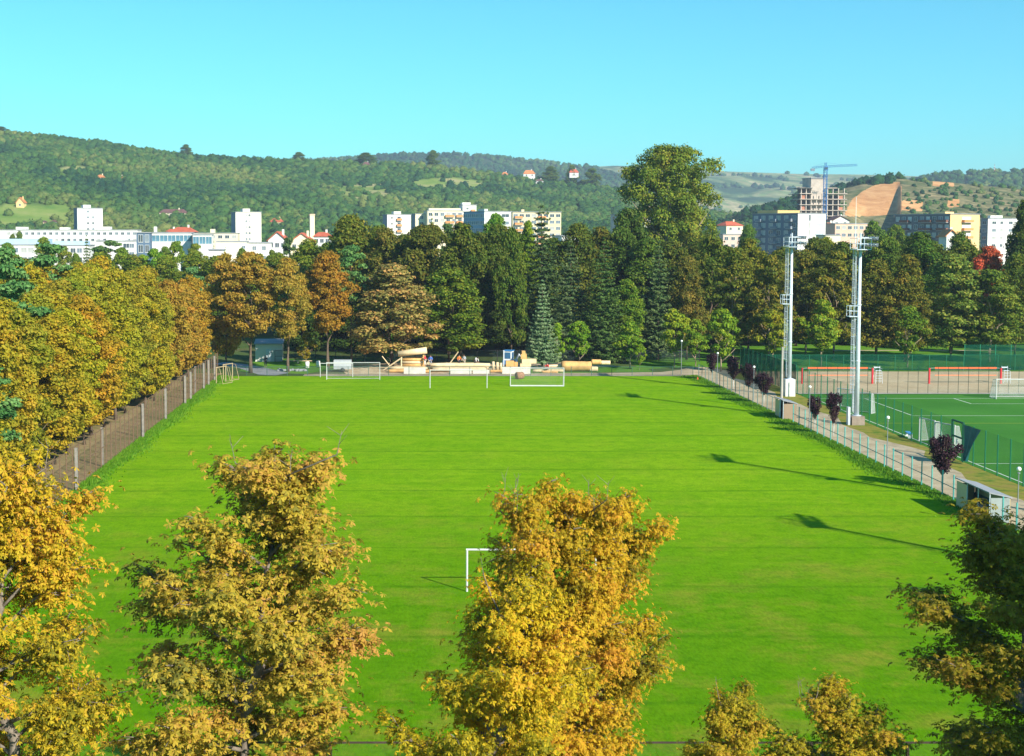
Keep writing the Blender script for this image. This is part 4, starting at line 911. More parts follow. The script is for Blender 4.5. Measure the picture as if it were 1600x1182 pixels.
# crane
M_cb = mat('crane_blue', (.06, .20, .48), .5, .08)
xc, zj = At(1290, 261, 745)
e = empty('tower_crane', (xc, 745, 0), R_(-4), 'blue tower crane standing over the unfinished tower', 'crane')
def lattice(b, p0, p1, w_, n, r=.11, tri=False):
    p0 = Vector(p0); p1 = Vector(p1); d = (p1-p0).normalized(); q = d.to_track_quat('Z', 'Y').to_matrix()
    cs = [Vector((a, c, 0))*w_/2 for a, c in ((-1, -1), (1, -1), (1, 1), (-1, 1))]
    for c in cs: b.tube(p0+q@c, p1+q@c, r, r, 4)
    for i in range(n):
        a = p0.lerp(p1, i/n); c_ = p0.lerp(p1, (i+1)/n)
        for j in range(4): b.tube(a+q@cs[j], c_+q@cs[(j+1) % 4], r*.7, r*.7, 3); b.tube(a+q@cs[j], a+q@cs[(j+1) % 4], r*.7, r*.7, 3)
b = MB(); lattice(b, (0, 0, 0), (0, 0, zj-.5), 1.6, 22); b.build('mast', M_cb, e)
b = MB(); lattice(b, (1, 0, zj+.2), (16.3, 0, zj+.9), .9, 12, .07); b.build('jib', M_cb, e)
b = MB(); lattice(b, (-1, 0, zj+.2), (-7.2, 0, zj-.6), .9, 5, .07); b.build('counter_jib', M_cb, e)
b = MB(); b.box(-7.6, -5.6, -.7, .7, zj-2.2, zj-.9); b.build('counterweight', W_slate_shade, e)
b = MB(); b.box(-.9, .9, -1.9, -.9, zj-1.9, zj+.2); c = b.build('cab', M_cb, e)
b = MB(); b.box(-.7, .7, -1.96, -1.92, zj-1.5, zj-.3); b.build('window', M_glass, c)
b = MB(); lattice(b, (0, 0, zj), (0, 0, zj+2.2), .8, 2, .08); b.tube((0, 0, zj+2.2), (10, 0, zj+.9), .04, .04, 3); b.tube((0, 0, zj+2.2), (-6, 0, zj+.3), .04, .04, 3); b.build('tower_head', M_cb, e)
# transmitter mast on the right ridge
x, y, z = hill_point(1548, np.linspace(0, 1.35, 30), np.arange(1350, 2301, 8), X4, Y4, Z4, 1.0)
e = empty('radio_mast', (x, y, z), 0, 'thin red and white radio mast on the distant right ridge', 'mast'); zt = At(1548, 257, y)[1]-z
for i in range(6): b = MB(); b.tube((0, 0, zt*i/6), (0, 0, zt*(i+1)/6), .8-.08*i, .72-.08*i, 6); b.build('mast_section', mat('mast_red', (.45, .06, .05)) if i % 2 else M_white, e)
# ================================================================== fences
def post_fence(name, label, cat, p0, p1, h, step, r, pm, netm, rails=(), group=None, off=0.0, skip=None, rm=None):
    p0 = Vector((*p0, 0)); p1 = Vector((*p1, 0)); d = p1-p0; L = d.length; n = int(L/step); e = empty(name, p0, math.atan2(d.y, d.x), label, cat, group)
    b = MB(); b.tube((0, 0, -.1), (0, 0, h), r, r, 6); me = b.mesh('post', pm)
    for i in range(min(n+1, 100)):
        if skip and skip[0] < i*step < skip[1]: continue
        link('post', me, e, (i*step, 0, 0))
    segs = [(0, n*step)] if not skip else [(0, skip[0]), (skip[1], n*step)]
    b = MB()
    for a, c in segs: b.quad((a, off, .05), (c, off, .05), (c, off, h-.03), (a, off, h-.03))
    b.build('wire_mesh', netm, e)
    for z in rails:
        b = MB()
        for a, c in segs: b.tube((a, off, z), (c, off, z), r*.6, r*.6, 5)
        b.build('rail', rm or pm, e)
    return e
N_rust = netmat('rusty_wire', (.28, .19, .13), .20); N_teal = netmat('teal_wire', (.20, .42, .38), .14); N_grn = netmat('green_wire', (.02, .16, .08), .16)
N_scr = netmat('green_windscreen', (.004, .085, .05), .82); N_scr2 = netmat('green_windscreen_thin', (.004, .06, .035), .66); N_drk = netmat('dark_wire', (.04, .07, .06), .28); N_wht = netmat('white_net', (.7, .7, .7), .30)
f = post_fence('wire_fence', 'tall rusty brown wire fence along the left side of the pitch', 'fence', (-26, 60), (-26, 200.5), 3.5, 2.1, .05, M_rust, N_rust, (3.45, 1.8))
b = MB(); b.box(-.14, .14, -.10, .10, -.1, 3.45); me = b.mesh('concrete_post', mat('pale_concrete', (.27, .24, .215), .9, .3, 2))
for y in (78, 96, 110.2, 122, 139, 152.6, 166.5, 171, 178, 182.4, 187, 193): link('concrete_post', me, f, (y-60+.35, -.25 if y % 2 else .2, 0))
post_fence('wire_fence', 'low teal-posted wire fence along the near part of the gravel path', 'fence', (42.1, 60), (42.1, 151.6), 2.05, 2.2, .055, M_teal, N_teal, (1.05,), skip=(37.6, 44.6), rm=mat('teal_rail', (.10, .25, .22)))
post_fence('wire_fence', 'grey-green wire fence along the far part of the gravel path', 'fence', (42.1, 156.6), (42.1, 200), 1.9, 2.2, .05, mat('grey_green_paint', (.16, .24, .22)), N_teal, (1.85,))
post_fence('wire_fence', 'low dark green wire fence behind the far touchline', 'fence', (-25, 200.4), (42, 200.4), 1.35, 2.9, .04, mat('dark_green_paint', (.05, .13, .10)), N_drk, (1.3,))
post_fence('wire_fence', 'dark metal fence in the shade behind the timber yard', 'fence', (-20, 222), (48, 222), 1.9, 3.2, .05, M_dark, N_drk, (1.85, .9))
post_fence('ball_fence', 'tall green wire fence between the gravel path and the artificial pitch', 'fence', (50.2, 60), (50.2, 177.9), 3.5, 2.5, .055, M_green, N_grn, ())
post_fence('ball_fence', 'thin dark post fence between the artificial pitch and the sand court', 'fence', (50.3, 178), (112, 178), 3.5, 1.28, .03, mat('black_green_paint', (.01, .05, .03)), netmat('fine_wire', (.02, .08, .05), .07), ())
post_fence('windscreen_fence', 'dark green windscreen fence on the path side of the sand court', 'fence', (50.2, 178.2), (50.2, 207.6), 3.7, 2.45, .05, M_green, N_scr, (3.65,))
post_fence('windscreen_fence', 'dark green windscreen fence along the far side of the sand court', 'fence', (50.3, 207.8), (96, 207.8), 2.4, 2.54, .045, M_green, N_scr2, (2.35,))
post_fence('windscreen_fence', 'taller green mesh fence at the far right corner of the sand court', 'fence', (84, 209.2), (116, 209.2), 3.8, 2.3, .05, mat('bright_green_paint', (.02, .26, .14)), N_scr2, ())
zr = AZ(1160, 50)
post_fence('rail_fence', 'dark iron fence with one top rail across the bottom of the view', 'fence', (AX(667, 50)-10.5-3.5*3, 50), (AX(1437, 50)+14, 50), zr, 3.5, .07, mat('rusty_dark_iron', (.055, .035, .028), .8, .5, 1.0), netmat('faint_wire', (.1, .1, .08), .07), (zr-.02,))
# gate and hanging screen on the green fence
e = empty('gate', (50.1, 124.5, 0), R_(90), 'green framed gate with a small white notice in the tall green fence', 'gate')
b = MB(); [b.tube(p, q, .09, .09, 6) for p, q in (((0, 0, 0), (0, 0, 3.5)), ((2.5, 0, 0), (2.5, 0, 3.5)), ((0, 0, 3.5), (2.5, 0, 3.5)), ((0, 0, 2.1), (2.5, 0, 2.1)))]; b.build('gate_frame', mat('deep_green_paint', (.01, .10, .05)), e)
b = MB(); b.box(1.0, 1.35, .1, .12, 1.5, 1.95); b.build('notice', M_white, e)
b = MB(); n = 9
for i in range(n):
    for j in range(7):
        u = i/(n-1); v = j/6; wd = 3.2*(1-v)**1.2+.55; b.v.append((50.0-.12*math.sin(u*14)*(.4+v), 124.2-u*wd-(1-v)*0-.3*v, 3.45-3.2*v))
for i in range(n-1):
    for j in range(6): b.f.append([i*7+j, i*7+j+1, (i+1)*7+j+1, (i+1)*7+j]); b.m.append(0)
o = b.build('hanging_screen', mat('teal_tarpaulin', (.01, .11, .12), .7, .25, 2), None, True); tag(o, 'blue-green windscreen cloth hanging loose and gathered on the green fence', 'screen')

# ================================================================== goals and sport things
M_goal = mat('weathered_white', (.56, .56, .55), .6, .1)
def goal(label, x, y, w_=7.32, h=2.44, rz=0.0, r=.06, depth=1.2, bottom=False, net=True, m=None, name='football_goal', side=1, topback=True, group=None, cross=True):
    e = empty(name, (x, y, 0), rz, label, 'goal', group); m = m or M_goal
    b = MB(); b.tube((0, 0, 0), (0, 0, h), r, r, 8); b.build('goal_post', m, e); b = MB(); b.tube((w_, 0, 0), (w_, 0, h), r, r, 8); b.build('goal_post', m, e)
    if cross: b = MB(); b.tube((-r, 0, h), (w_+r, 0, h), r, r, 8); b.build('crossbar', m, e)
    if depth:
        b = MB(); d = depth*side
        for xx in (0, w_): b.tube((xx, 0, h-.05), (xx, d*.5, h-.1), r*.5, r*.5, 6); b.tube((xx, d*.5, h-.1), (xx, d, .05), r*.5, r*.5, 6); b.tube((xx, 0, .05), (xx, d, .05), r*.5, r*.5, 6)
        b.tube((0, d, .05), (w_, d, .05), r*.5, r*.5, 6); b.build('net_frame', m, e)
    if bottom: b = MB(); b.tube((0, 0, .07), (w_, 0, .07), r*1.2, r*1.2, 8); b.build('ground_bar', m, e)
    if net and depth:
        b = MB(); d = depth*side; b.quad((0, d, .05), (w_, d, .05), (w_, d*.5, h-.1), (0, d*.5, h-.1)); b.quad((0, 0, h), (w_, 0, h), (w_, d*.5, h-.1), (0, d*.5, h-.1))
        for xx in (0, w_): b._add([(xx, 0, 0), (xx, d, .05), (xx, d*.5, h-.1), (xx, 0, h)], [(0, 1, 2, 3)])
        b.build('net', N_wht if net is True else net, e)
    return e
goal('white goal at the near end, half hidden behind the two-topped chestnut', AX(731, 79.2), 79.2, side=-1, depth=0, net=False)
goal('white goal standing forward in the middle of the far end', AX(672, 184.3), 184.3, w_=7.5, h=2.4, depth=0, net=False, r=.055)
goal('large grey-white goal at the left of the far end', AX(510, 195), 195, w_=7.4, h=2.4, r=.045, depth=1.3, net=netmat('faint_net', (.6, .6, .6), .07))
goal('smaller white goal just behind the left far goal', AX(500, 198.6), 198.6, w_=4.6, h=1.95, r=.045, depth=0, net=False)
goal('white goal with a ground bar at the far end, brown bale behind it', AX(798, 186.6), 186.6, w_=7.1, h=2.45, rz=-.02, r=.055, bottom=True, depth=1.0, net=netmat('faint_net', (.7, .7, .7), .12))
goal('white netted goal on the artificial pitch at the right edge', AX(1560, 172.3), 172.3, depth=1.9, side=1)
goal('small white training goal standing side-on against the tall green fence', 51.0, 137.6, w_=2.6, h=2.3, rz=R_(-78), r=.06, depth=1.0, name='training_goal', side=1, group='training goals on the artificial pitch')
goal('second small training goal just nearer along the tall green fence', 51.6, 135.0, w_=2.6, h=2.2, rz=R_(-70), r=.06, depth=1.0, name='training_goal', side=1, group='training goals on the artificial pitch')
goal('narrow white training goal behind the pair of plum trees', 51.3, 164.5, w_=2.2, h=2.2, rz=R_(-50), r=.06, depth=.8, name='training_goal', side=1, group='training goals on the artificial pitch')
goal('white training goal left of the right mast, behind the plum trees', 51.6, 160.0, w_=2.4, h=2.3, rz=R_(-50), r=.06, depth=.8, name='training_goal', side=1, group='training goals on the artificial pitch')
M_yw = mat('yellowed_wood', (.45, .34, .20), .8, .2)
for i, (px, py, lab) in enumerate([(338, 600, 'yellowish wooden frame goal by the far left corner, nearer one of two'), (349, 595, 'yellowish wooden frame goal by the far left corner, farther one of two')]):
    x, y = G(px, py); goal(lab, x, y, w_=2.2, h=2.2, rz=R_(62), r=.06, depth=1.1, net=False, m=M_yw, name='wooden_goal', side=-1)
# beach volleyball nets
M_ortape = mat('orange_tape', (.80, .14, .04), .6, .08); M_red = mat('red_padding', (.62, .03, .04), .7, .1)
for x0, x1, lab in [(54.3, 63.8, 'volleyball net with orange tapes and red padded posts, left one on the sand court'), (71.5, 81.2, 'volleyball net with orange tapes and red padded posts, right one on the sand court')]:
    e = empty('volleyball_net', (x0, 189.8, 0), 0, lab, 'volleyball net'); w_ = x1-x0
    for xx in (0, w_): b = MB(); b.tube((xx, 0, 0), (xx, 0, 2.15), .14, .14, 10); b.build('padded_post', M_red, e)
    b = MB(); b.box(.75, w_-.6, -.02, .02, 2.05, 2.26); b.build('top_tape', M_ortape, e)
    b = MB(); b.box(.75, w_-.6, -.02, .02, 1.1, 1.22); b.build('bottom_tape', mat('orange_tape_faded', (.78, .22, .10)), e)
    b = MB(); b.quad((.75, 0, 1.22), (w_-.6, 0, 1.22), (w_-.6, 0, 2.05), (.75, 0, 2.05)); b.build('net', netmat('court_net', (.3, .25, .2), .16), e)
    b = MB(); b.tube((0, 0, 2.1), (.75, 0, 2.15), .015, .015, 4); b.tube((w_-.6, 0, 2.15), (w_, 0, 2.1), .015, .015, 4); b.build('cord', M_white, e)
    b = MB(); e2 = empty('umpire_chair', (x1+1.0, 190.5, 0), 0, 'pale metal umpire chair '+('right of the left volleyball net' if x0 < 60 else 'right of the right volleyball net'), 'umpire chair')
    for xx in (-.4, .4):
        for yy in (-.35, .5): b.tube((xx*1.2, yy*1.2, 0), (xx, yy, 1.7), .035, .035, 5)
    for k_ in range(4): b.tube((-.42, -.4, .35+.35*k_), (.42, -.4, .35+.35*k_), .025, .025, 5)
    for xx in (-.4, .4): b.tube((xx, .5, 1.7), (xx, .5, 2.3), .03, .03, 5); b.tube((xx, -.35, 2.0), (xx, .5, 2.05), .03, .03, 5)
    b.build('frame', M_galv, e2); b = MB(); b.box(-.38, .38, -.3, .4, 1.7, 1.75); b.build('seat', M_galv, e2); b = MB(); b.box(-.38, .38, .47, .5, 2.05, 2.2); b.build('backrest', M_galv, e2)
# ================================================================== floodlight masts
def mast(Y, base, label):
    e = empty('floodlight_mast', (48.6, Y, 0), 0, label, 'floodlight', 'floodlight masts along the gravel path'); H = 18.7
    bh = 2.15 if base == 'white' else .95
    b = MB(); s = .62 if base == 'white' else .68; b.box(-s, s, -s, s, -.2, bh); b.build('base_block', mat('white_concrete', (.72, .70, .66), .9, .12) if base == 'white' else mat('brown_concrete', (.32, .25, .20), .9, .2, 2), e)
    b = MB(); b.tube((0, 0, bh), (0, 0, H), .26, .15, 14); b.tube((0, 0, bh), (0, 0, bh+.06), .5, .5, 14)
    for z in (H*.36, H*.68): b.tube((0, 0, z), (0, 0, z+.14), .27-.04*z/H, .27-.04*z/H, 14)
    b.build('pole', M_galv, e, True)
    def ladder(z0, z1):
        b = MB()
        for yy in (-.22, .22): b.tube((-.44, yy, z0), (-.44, yy, z1), .028, .028, 5)
        z = z0+.2
        while z < z1: b.tube((-.44, -.22, z), (-.44, .22, z), .02, .02, 4); z += .33
        z = z0+2.2 if z0 < 5 else z0+.4
        while z < z1:
            for k_ in range(8):
                a = math.pi*(k_/8)+math.pi/2; a2 = math.pi*((k_+1)/8)+math.pi/2
                b.tube((-.44+.32*math.cos(a), 0.30*math.sin(a), z), (-.44+.32*math.cos(a2), 0.30*math.sin(a2), z), .018, .018, 4)
            z += .85
        for k_ in range(1, 8, 2):
            a = math.pi*(k_/8)+math.pi/2; b.tube((-.44+.32*math.cos(a), 0.30*math.sin(a), (z0+2.2 if z0 < 5 else z0+.4)), (-.44+.32*math.cos(a), 0.30*math.sin(a), z1), .014, .014, 4)
        z = z0+1
        while z < z1: b.tube((-.44, 0, z), (-.18, 0, z), .02, .02, 4); z += 3
        return b.build('ladder', M_galv, e)
    zp = 11.6
    ladder(bh+.3, zp); ladder(zp+.9, H+.2)
    def platform(x0, x1, y0, y1, z, hr, nm='platform'):
        b = MB(); b.box(x0, x1, y0, y1, z-.07, z); p = b.build(nm, M_galv, e); b = MB()
        for zz in (z+hr*.5, z+hr):
            for a, c in (((x0, y0), (x1, y0)), ((x1, y0), (x1, y1)), ((x1, y1), (x0, y1)), ((x0, y1), (x0, y0))): b.tube((*a, zz), (*c, zz), .032, .032, 5)
        for xx in (x0, (x0+x1)/2, x1):
            for yy in (y0, y1): b.tube((xx, yy, z), (xx, yy, z+hr), .032, .032, 5)
        b.build('railing', M_galv, p)
    platform(-1.15, -.24, -.5, .5, zp, 1.1); platform(-.7, .75, -1.2, 1.2, H, 1.15)
    b = MB()
    for zz in (H+.5, H+1.2): b.tube((.95, -2.0, zz), (.95, 2.0, zz), .05, .05, 6)
    b.tube((0, 0, H), (0, 0, H+1.7), .1, .07, 8); b.tube((0, 0, H+1.2), (.95, 0, H+1.2), .05, .05, 6); b.tube((0, 0, H+.5), (.95, 0, H+.5), .05, .05, 6); b.build('lamp_bracket', M_galv, e)
    lb = MB(); lb._add([(.0, -.22, -.14), (.0, .22, -.14), (.0, .22, .14), (.0, -.22, .14), (.2, -.27, -.26), (.2, .27, -.26), (.28, .27, .12), (.28, -.27, .12)], [(0, 1, 2, 3), (0, 4, 5, 1), (1, 5, 6, 2), (2, 6, 7, 3), (3, 7, 4, 0)]); lb._add([(.2, -.27, -.26), (.2, .27, -.26), (.28, .27, .12), (.28, -.27, .12)], [(0, 3, 2, 1)], 1)
    me = lb.mesh('lamp_head', [mat('lamp_housing', (.16, .18, .2), .5, .1, 3, .3), W_frame])
    for zz in (H+.5, H+1.2):
        for yy in (-1.75, -.88, 0, .88, 1.75): link('lamp_head', me, e, (.98, yy, zz))
    return e
mast(175.5, 'white', 'left floodlight mast with a tall white base block and a caged ladder')
m2 = mast(149.3, 'brown', 'right floodlight mast with a low brown base block and a caged ladder')
mast(100.0, 'brown', 'floodlight mast outside the right edge casting the middle long shadow on the pitch'); mast(72.0, 'brown', 'floodlight mast outside the right edge casting the nearest long shadow on the pitch')
b = MB(); b.tube((-.55, 0, 19), (-.55, 0, 24.2), .05, .02, 6); b.build('antenna', M_white, m2)
o = MB(); o.box(-.95, -.72, -.5, .1, .0, 1.9); o = o.build('switch_cabinet', M_galv); o.location = (48.5, 149.3, 0); tag(o, 'narrow grey switch cabinet against the base of the right floodlight mast', 'cabinet')
# street lamps with globe heads
lampm = None
for x, y, h, lab in [(42.6, 96.2, 4.2, 'street lamp nearest the viewer, beside the near dugout'), (42.6, 122.4, 4.3, 'street lamp beside the wide plum tree path section, second from the viewer'), (42.6, 146.0, 4.4, 'street lamp between the right mast and the paired plum trees, globe just above the fence'), (43.0, 170.9, 4.1, 'street lamp among the far row of plum trees'), (42.4, 188.0, 4.3, 'street lamp behind the first far plum tree, at the path bend'), (40.5, 202.8, 4.8, 'street lamp at the far end of the pitch, farthest of all')]:
    e = empty('street_lamp', (x, y, 0), 0, lab, 'street lamp', 'street lamps along the gravel path')
    b = MB(); b.tube((0, 0, 0), (0, 0, 1.0), .07, .06, 8); b.tube((0, 0, 1.0), (0, 0, h-.3), .045, .035, 8); b.tube((0, 0, h-.32), (0, 0, h-.24), .1, .1, 8); b.build('lamp_post', mat('grey_pole', (.22, .24, .25), .5, .1), e)
    b = MB(); b.sphere((0, 0, h), .16, n=12, m=8); b.build('globe', M_white, e, True)
b = MB(); b.tube((0, 0, 0), (0, 0, 7.3), .17, .11, 8); o = b.build('utility_pole', M_conc); o.location = (43.9, 161.6, 0); tag(o, 'plain concrete pole left of the left floodlight mast', 'pole')
# plum trees
def plum_tr(name, H, r, n=12, sp=.9):
    b = MB(); b.poly([(0, 0, -.05), (.02, .01, .7), (0, .02, 1.25)], [.075, .06, .055], 8, 1); 
    for i in range(n):
        a = i*2.4; l = r.uniform(.55, 1)*sp; b.poly([(0, 0, 1.15+.05*(i % 3)), (math.cos(a)*l*.5, math.sin(a)*l*.5, 1.9), (math.cos(a)*l, math.sin(a)*l, H*r.uniform(.75, 1.02))], [.035, .022, .006], 5)
    return b.mesh(name, [M_bark, mat('whitewash', (.66, .64, .60), .9, .1, 4)], True)
proto('plumn', 4.2, 1.0, [clump_crown('crown', 301+i, 4.2, 1.2, 1.0, 2800, M_plum, .17, 44, 'vase', 1.7, (.18, .36), up=.2) for i in range(3)], [plum_tr('trunk', 4.1, rr, 12, .75)])
proto('plumw', 4.2, 1.45, [clump_crown('crown', 311, 4.2, 1.15, 1.45, 4600, M_plum, .17, 60, 'vase', 1.5, (.2, .42), up=.2)], [plum_tr('trunk', 4.3, rr, 16, 1.2)])
for kind, x, y, H, R, lab in [('plumw', 43.0, 110.8, 4.3, 1.5, 'widest dark purple plum tree, beside the near dugout'), ('plumn', 43.6, 141, 4.3, .98, 'right one of the pair of purple plum trees near the right mast'), ('plumn', 43.3, 146.4, 3.4, .88, 'left one of the pair of purple plum trees near the right mast'),
        ('plumw', 43.4, 167.5, 3.6, 1.25, 'purple plum tree nearest the concrete pole in the far row'), ('plumw', 43.2, 174.2, 4.2, 1.15, 'purple plum tree second from the concrete pole in the far row'), ('plumn', 43.4, 183, 4.3, 1.15, 'purple plum tree third from the concrete pole, beside the path bend'), ('plumn', 43.0, 194, 3.8, .9, 'farthest purple plum tree, before the forked yellowish trunk')]:
    tree(kind, x, y, H, R, (1, 1, 1), lab, name='plum_tree', group='purple plum trees along the gravel path')
# dugouts
def dugout(x, y, L, label, mb, front=.34):
    e = empty('dugout', (x, y, 0), 0, label, 'dugout', 'team dugouts beside the pitch')
    b = MB(); b.box(1.35, 1.41, 0, L, 0, 1.75); b.build('back_wall', mb, e)
    b = MB(); b._add([(-.15, -.1, 2.12), (1.5, -.1, 1.76), (1.5, L+.1, 1.76), (-.15, L+.1, 2.12), (-.15, -.1, 2.2), (1.5, -.1, 1.84), (1.5, L+.1, 1.84), (-.15, L+.1, 2.2)], [(0, 3, 2, 1), (4, 5, 6, 7), (0, 1, 5, 4), (1, 2, 6, 5), (2, 3, 7, 6), (3, 0, 4, 7)]); b.build('roof', mat('grey_sheet', (.30, .31, .33), .6, .1), e)
    b = MB(); b.box(0, 1.34, -.05, -.01, 0, 1.78); b.build('side_panel', mat('milky_panel', (.30, .34, .33), .3, .08) if L > 4 else mb, e)
    b = MB(); b.box(0, 1.34, L+.01, L+.05, 0, 1.78); b.build('side_panel', mb, e)
    b = MB(); b.box(-.03, .01, L*(1-front), L, 0, 1.95); b.build('front_panel', wallm('dugout_cream', (.74, .54, .32)), e)
    b = MB(); b.box(.75, 1.2, .1, L-.1, .42, .48); s = b.build('bench', mat('bench_blue_white', (.60, .66, .74), .5, .1), e)
    
    for yy in (.3, L/2, L-.4): b = MB(); b.box(.8, 1.1, yy, yy+.08, 0, .419); b.build('leg', M_dark, s)
    b = MB(); b.box(1.2, 1.34, .1, L-.1, .5, 1.1); b.build('backrest', mat('dark_teal_panel', (.04, .10, .11), .5, .1), e)
    
    for yy in (0, L*.33, L*(1-front)): b = MB(); b.tube((-.06, yy, 0), (-.06, yy, 2.1), .04, .04, 6); b.build('roof_post', M_galv, e)
dugout(41.6, 98.3, 6.0, 'near dugout with cream panel, grey roof and white bench at the right touchline', wallm('dugout_ochre', (.50, .40, .22)))
dugout(41.8, 152.9, 3.4, 'far brown dugout at the right touchline between fence sections', wallm('dugout_brown', (.30, .22, .15)), .6)
# bench on artificial pitch
e = empty('bench', (50.8, 139.8, 0), R_(80), 'small bench with a blue seat against the tall green fence', 'bench'); b = MB(); b.box(-.9, .9, -.2, .25, .45, .52); b.build('seat', mat('bright_blue', (.08, .30, .62), .5, .08), e)
for xx in (-.75, .7): b = MB(); b.box(xx, xx+.06, -.18, .22, 0, .449); b.build('leg', M_white, e)

# ================================================================== timber yard at the far end
def logm(x0, x1, y, z, r, label, m=M_log, tilt=0.0, name='log', grp=None, ry=0.0, n=12):
    b = MB(); L = x1-x0; k = 7; rs = [r*(1-.10*i/k+rb.uniform(-.025, .025)) for i in range(k+1)]; b.poly([(L*i/k, 0, 0) for i in range(k+1)], rs, n)
    o = b.build(name, m, None, True); o.location = (x0, y, z); o.rotation_euler = (0, -tilt, ry); tag(o, label, 'log', grp); return o
X_ = lambda px, Y=206: AX(px, Y)
logm(X_(672), X_(766), 206.0, 1.02, .30, 'long pale log lying on top, left half of the timber line', grp='long peeled logs'); logm(X_(676), X_(760), 205.5, .45, .28, 'pale lower log right under the top log, left half', grp='long peeled logs')
logm(X_(668), X_(700), 206.7, .32, .3, 'short log behind the left end of the timber line', M_logo)
logm(X_(610), X_(668), 205.6, .62, .26, 'pale log before the log hut', grp='long peeled logs'); logm(X_(606), X_(640), 205.0, .26, .24, 'orange log at the left end of the yard', M_logo)
logm(X_(640), X_(672), 204.6, .24, .22, 'thin log on the ground before the log hut', M_logo); logm(X_(764), X_(785), 205.0, .22, .2, 'short ground log before the upright stumps', M_logo)
logm(X_(879), X_(925), 206.5, .80, .78, 'very thick orange round log right of the far right goal', M_logo, n=18); logm(X_(922), X_(935), 206.3, .42, .40, 'small round log end right of the very thick log', M_log)
logm(X_(932), X_(947), 211, 1.0, .42, 'log lying farther back, right of the thick log', M_logo); logm(X_(947), X_(962), 211, .9, .34, 'slimmer log farthest right in the yard', M_log)
logm(X_(832), X_(880), 205.0, .26, .22, 'thin yellow log on the ground behind the far right goal', M_log, tilt=.01); logm(X_(856), X_(882), 207.0, .7, .26, 'leaning yellow log before the blue spruce', M_log, tilt=.04)
logm(X_(845), X_(870), 204.2, .2, .18, 'thin orange pole on the ground before the blue spruce', M_logo)
# squared timber pile
e = empty('timber_stack', (X_(815, 208), 208, 0), 0, 'stack of cut pale timber blocks right of the excavator', 'timber stack'); 
for (u0, u1, z0, z1) in ((-.2, 1.4, .0, 1.1), (.05, 2.2, 1.102, 1.75), (-.1, .75, 1.76, 2.5), (.05, .55, 2.505, 2.95)): b = MB(); b.box(u0, u1, -.5, .5, z0, z1); b.build('block', M_log if z0 in (0, 1.102) else M_logo, e)
o = MB(); o.cbox((0, 0, .8), (1.2, 1.0, 1.5)); o.cbox((.9, .1, .9), (.5, .8, .9)); o = o.build('timber_block', M_logo); o.location = (X_(797, 207.2), 207.2, 0); tag(o, 'orange timber blocks piled in front of the excavator', 'timber')
for i, px in enumerate((771, 777.5, 783)):
    o = MB(); o.tube((0, 0, 0), (0, 0, 1.55-.1*i), .22, .19, 10); o = o.build('upright_log', M_log, None, True); o.location = (X_(px, 205.8), 205.8, 0); tag(o, ('left', 'middle', 'right')[i]+' one of three upright logs at the right end of the long timber line', 'log', 'three upright logs')
# log hut
x0 = X_(629); x1 = X_(661)
e = empty('log_hut', (x0, 207.5, 0), 0, 'half-built log hut with a tilted pale log roof', 'hut')
for i in range(4): b = MB(); b.poly([(0, 0, .42+.42*i), (x1-x0-(.15 if i > 3 else 0), 0, .42+.42*i)], [.21, .21], 10); b.build('wall_log', M_logo if i % 2 else M_log, e, True)
b = MB(); b.box(-.25, -.05, -.1, .1, 0, 2.75); b.build('hut_post', M_log, e); b = MB(); b.box(x1-x0, x1-x0+.3, -.1, .1, 0, 3.3); b.build('hut_post', M_logo, e)
b = MB(); xa, za = At(622, 553.5, 207); xb, zb_ = At(667, 548, 207); b.poly([(xa-x0, -.2, za), (xb-x0, -.2, zb_)], [.42, .50], 14); b.build('roof_log', M_log, e, True)
b = MB(); b.box(.3, x1-x0, .8, .9, .2, 2.0); b.build('back_wall', M_logo, e)
def plank(pxa, pya, pxb, pyb, Y, label, w_=.2, m=M_log, Y2=None):
    xa, za = At(pxa, pya, Y); xb, zb_ = At(pxb, pyb, Y2 or Y); b = MB(); b.poly([(0, 0, 0), (xb-xa, (Y2 or Y)-Y, zb_-za)], [w_/2, w_/2], 4); o = b.build('plank', m); o.location = (xa, Y, za); tag(o, label, 'plank')
plank(599, 579.0, 626, 560.5, 206.6, 'long diagonal plank leaning against the left of the log hut'); plank(597, 557, 608, 571, 208.5, 'short plank leaning the other way, left of the long diagonal plank', .16)
plank(703, 568, 716, 550, 208.0, 'diagonal plank leaning beside the orange-shirted worker', .16)
# low white barriers
def barrier(pa, pb, Y, h, label):
    x0 = X_(pa, Y); x1 = X_(pb, Y); b = MB(); y0 = -.12; b._add([(0, -.2, 0), (x1-x0, -.2, 0), (x1-x0, .2, 0), (0, .2, 0), (0, -.1, h), (x1-x0, -.1, h), (x1-x0, .1, h), (0, .1, h)], [(0, 3, 2, 1), (4, 5, 6, 7), (0, 1, 5, 4), (1, 2, 6, 5), (2, 3, 7, 6), (3, 0, 4, 7)])
    o = b.build('barrier', mat('chalky_board', (.66, .63, .56), .9, .15, 1)); o.location = (x0, Y, 0); tag(o, label, 'barrier', 'low pale boards along the yard')
barrier(631, 665, 203.4, .9, 'low pale board before the log hut'); barrier(704, 737, 203.4, .75, 'low pale board before the left half of the timber line'); barrier(739, 765, 203.5, .55, 'lower pale board left of the upright logs'); barrier(785, 829, 203.4, 1.0, 'white board before the excavator, behind the far right goal')
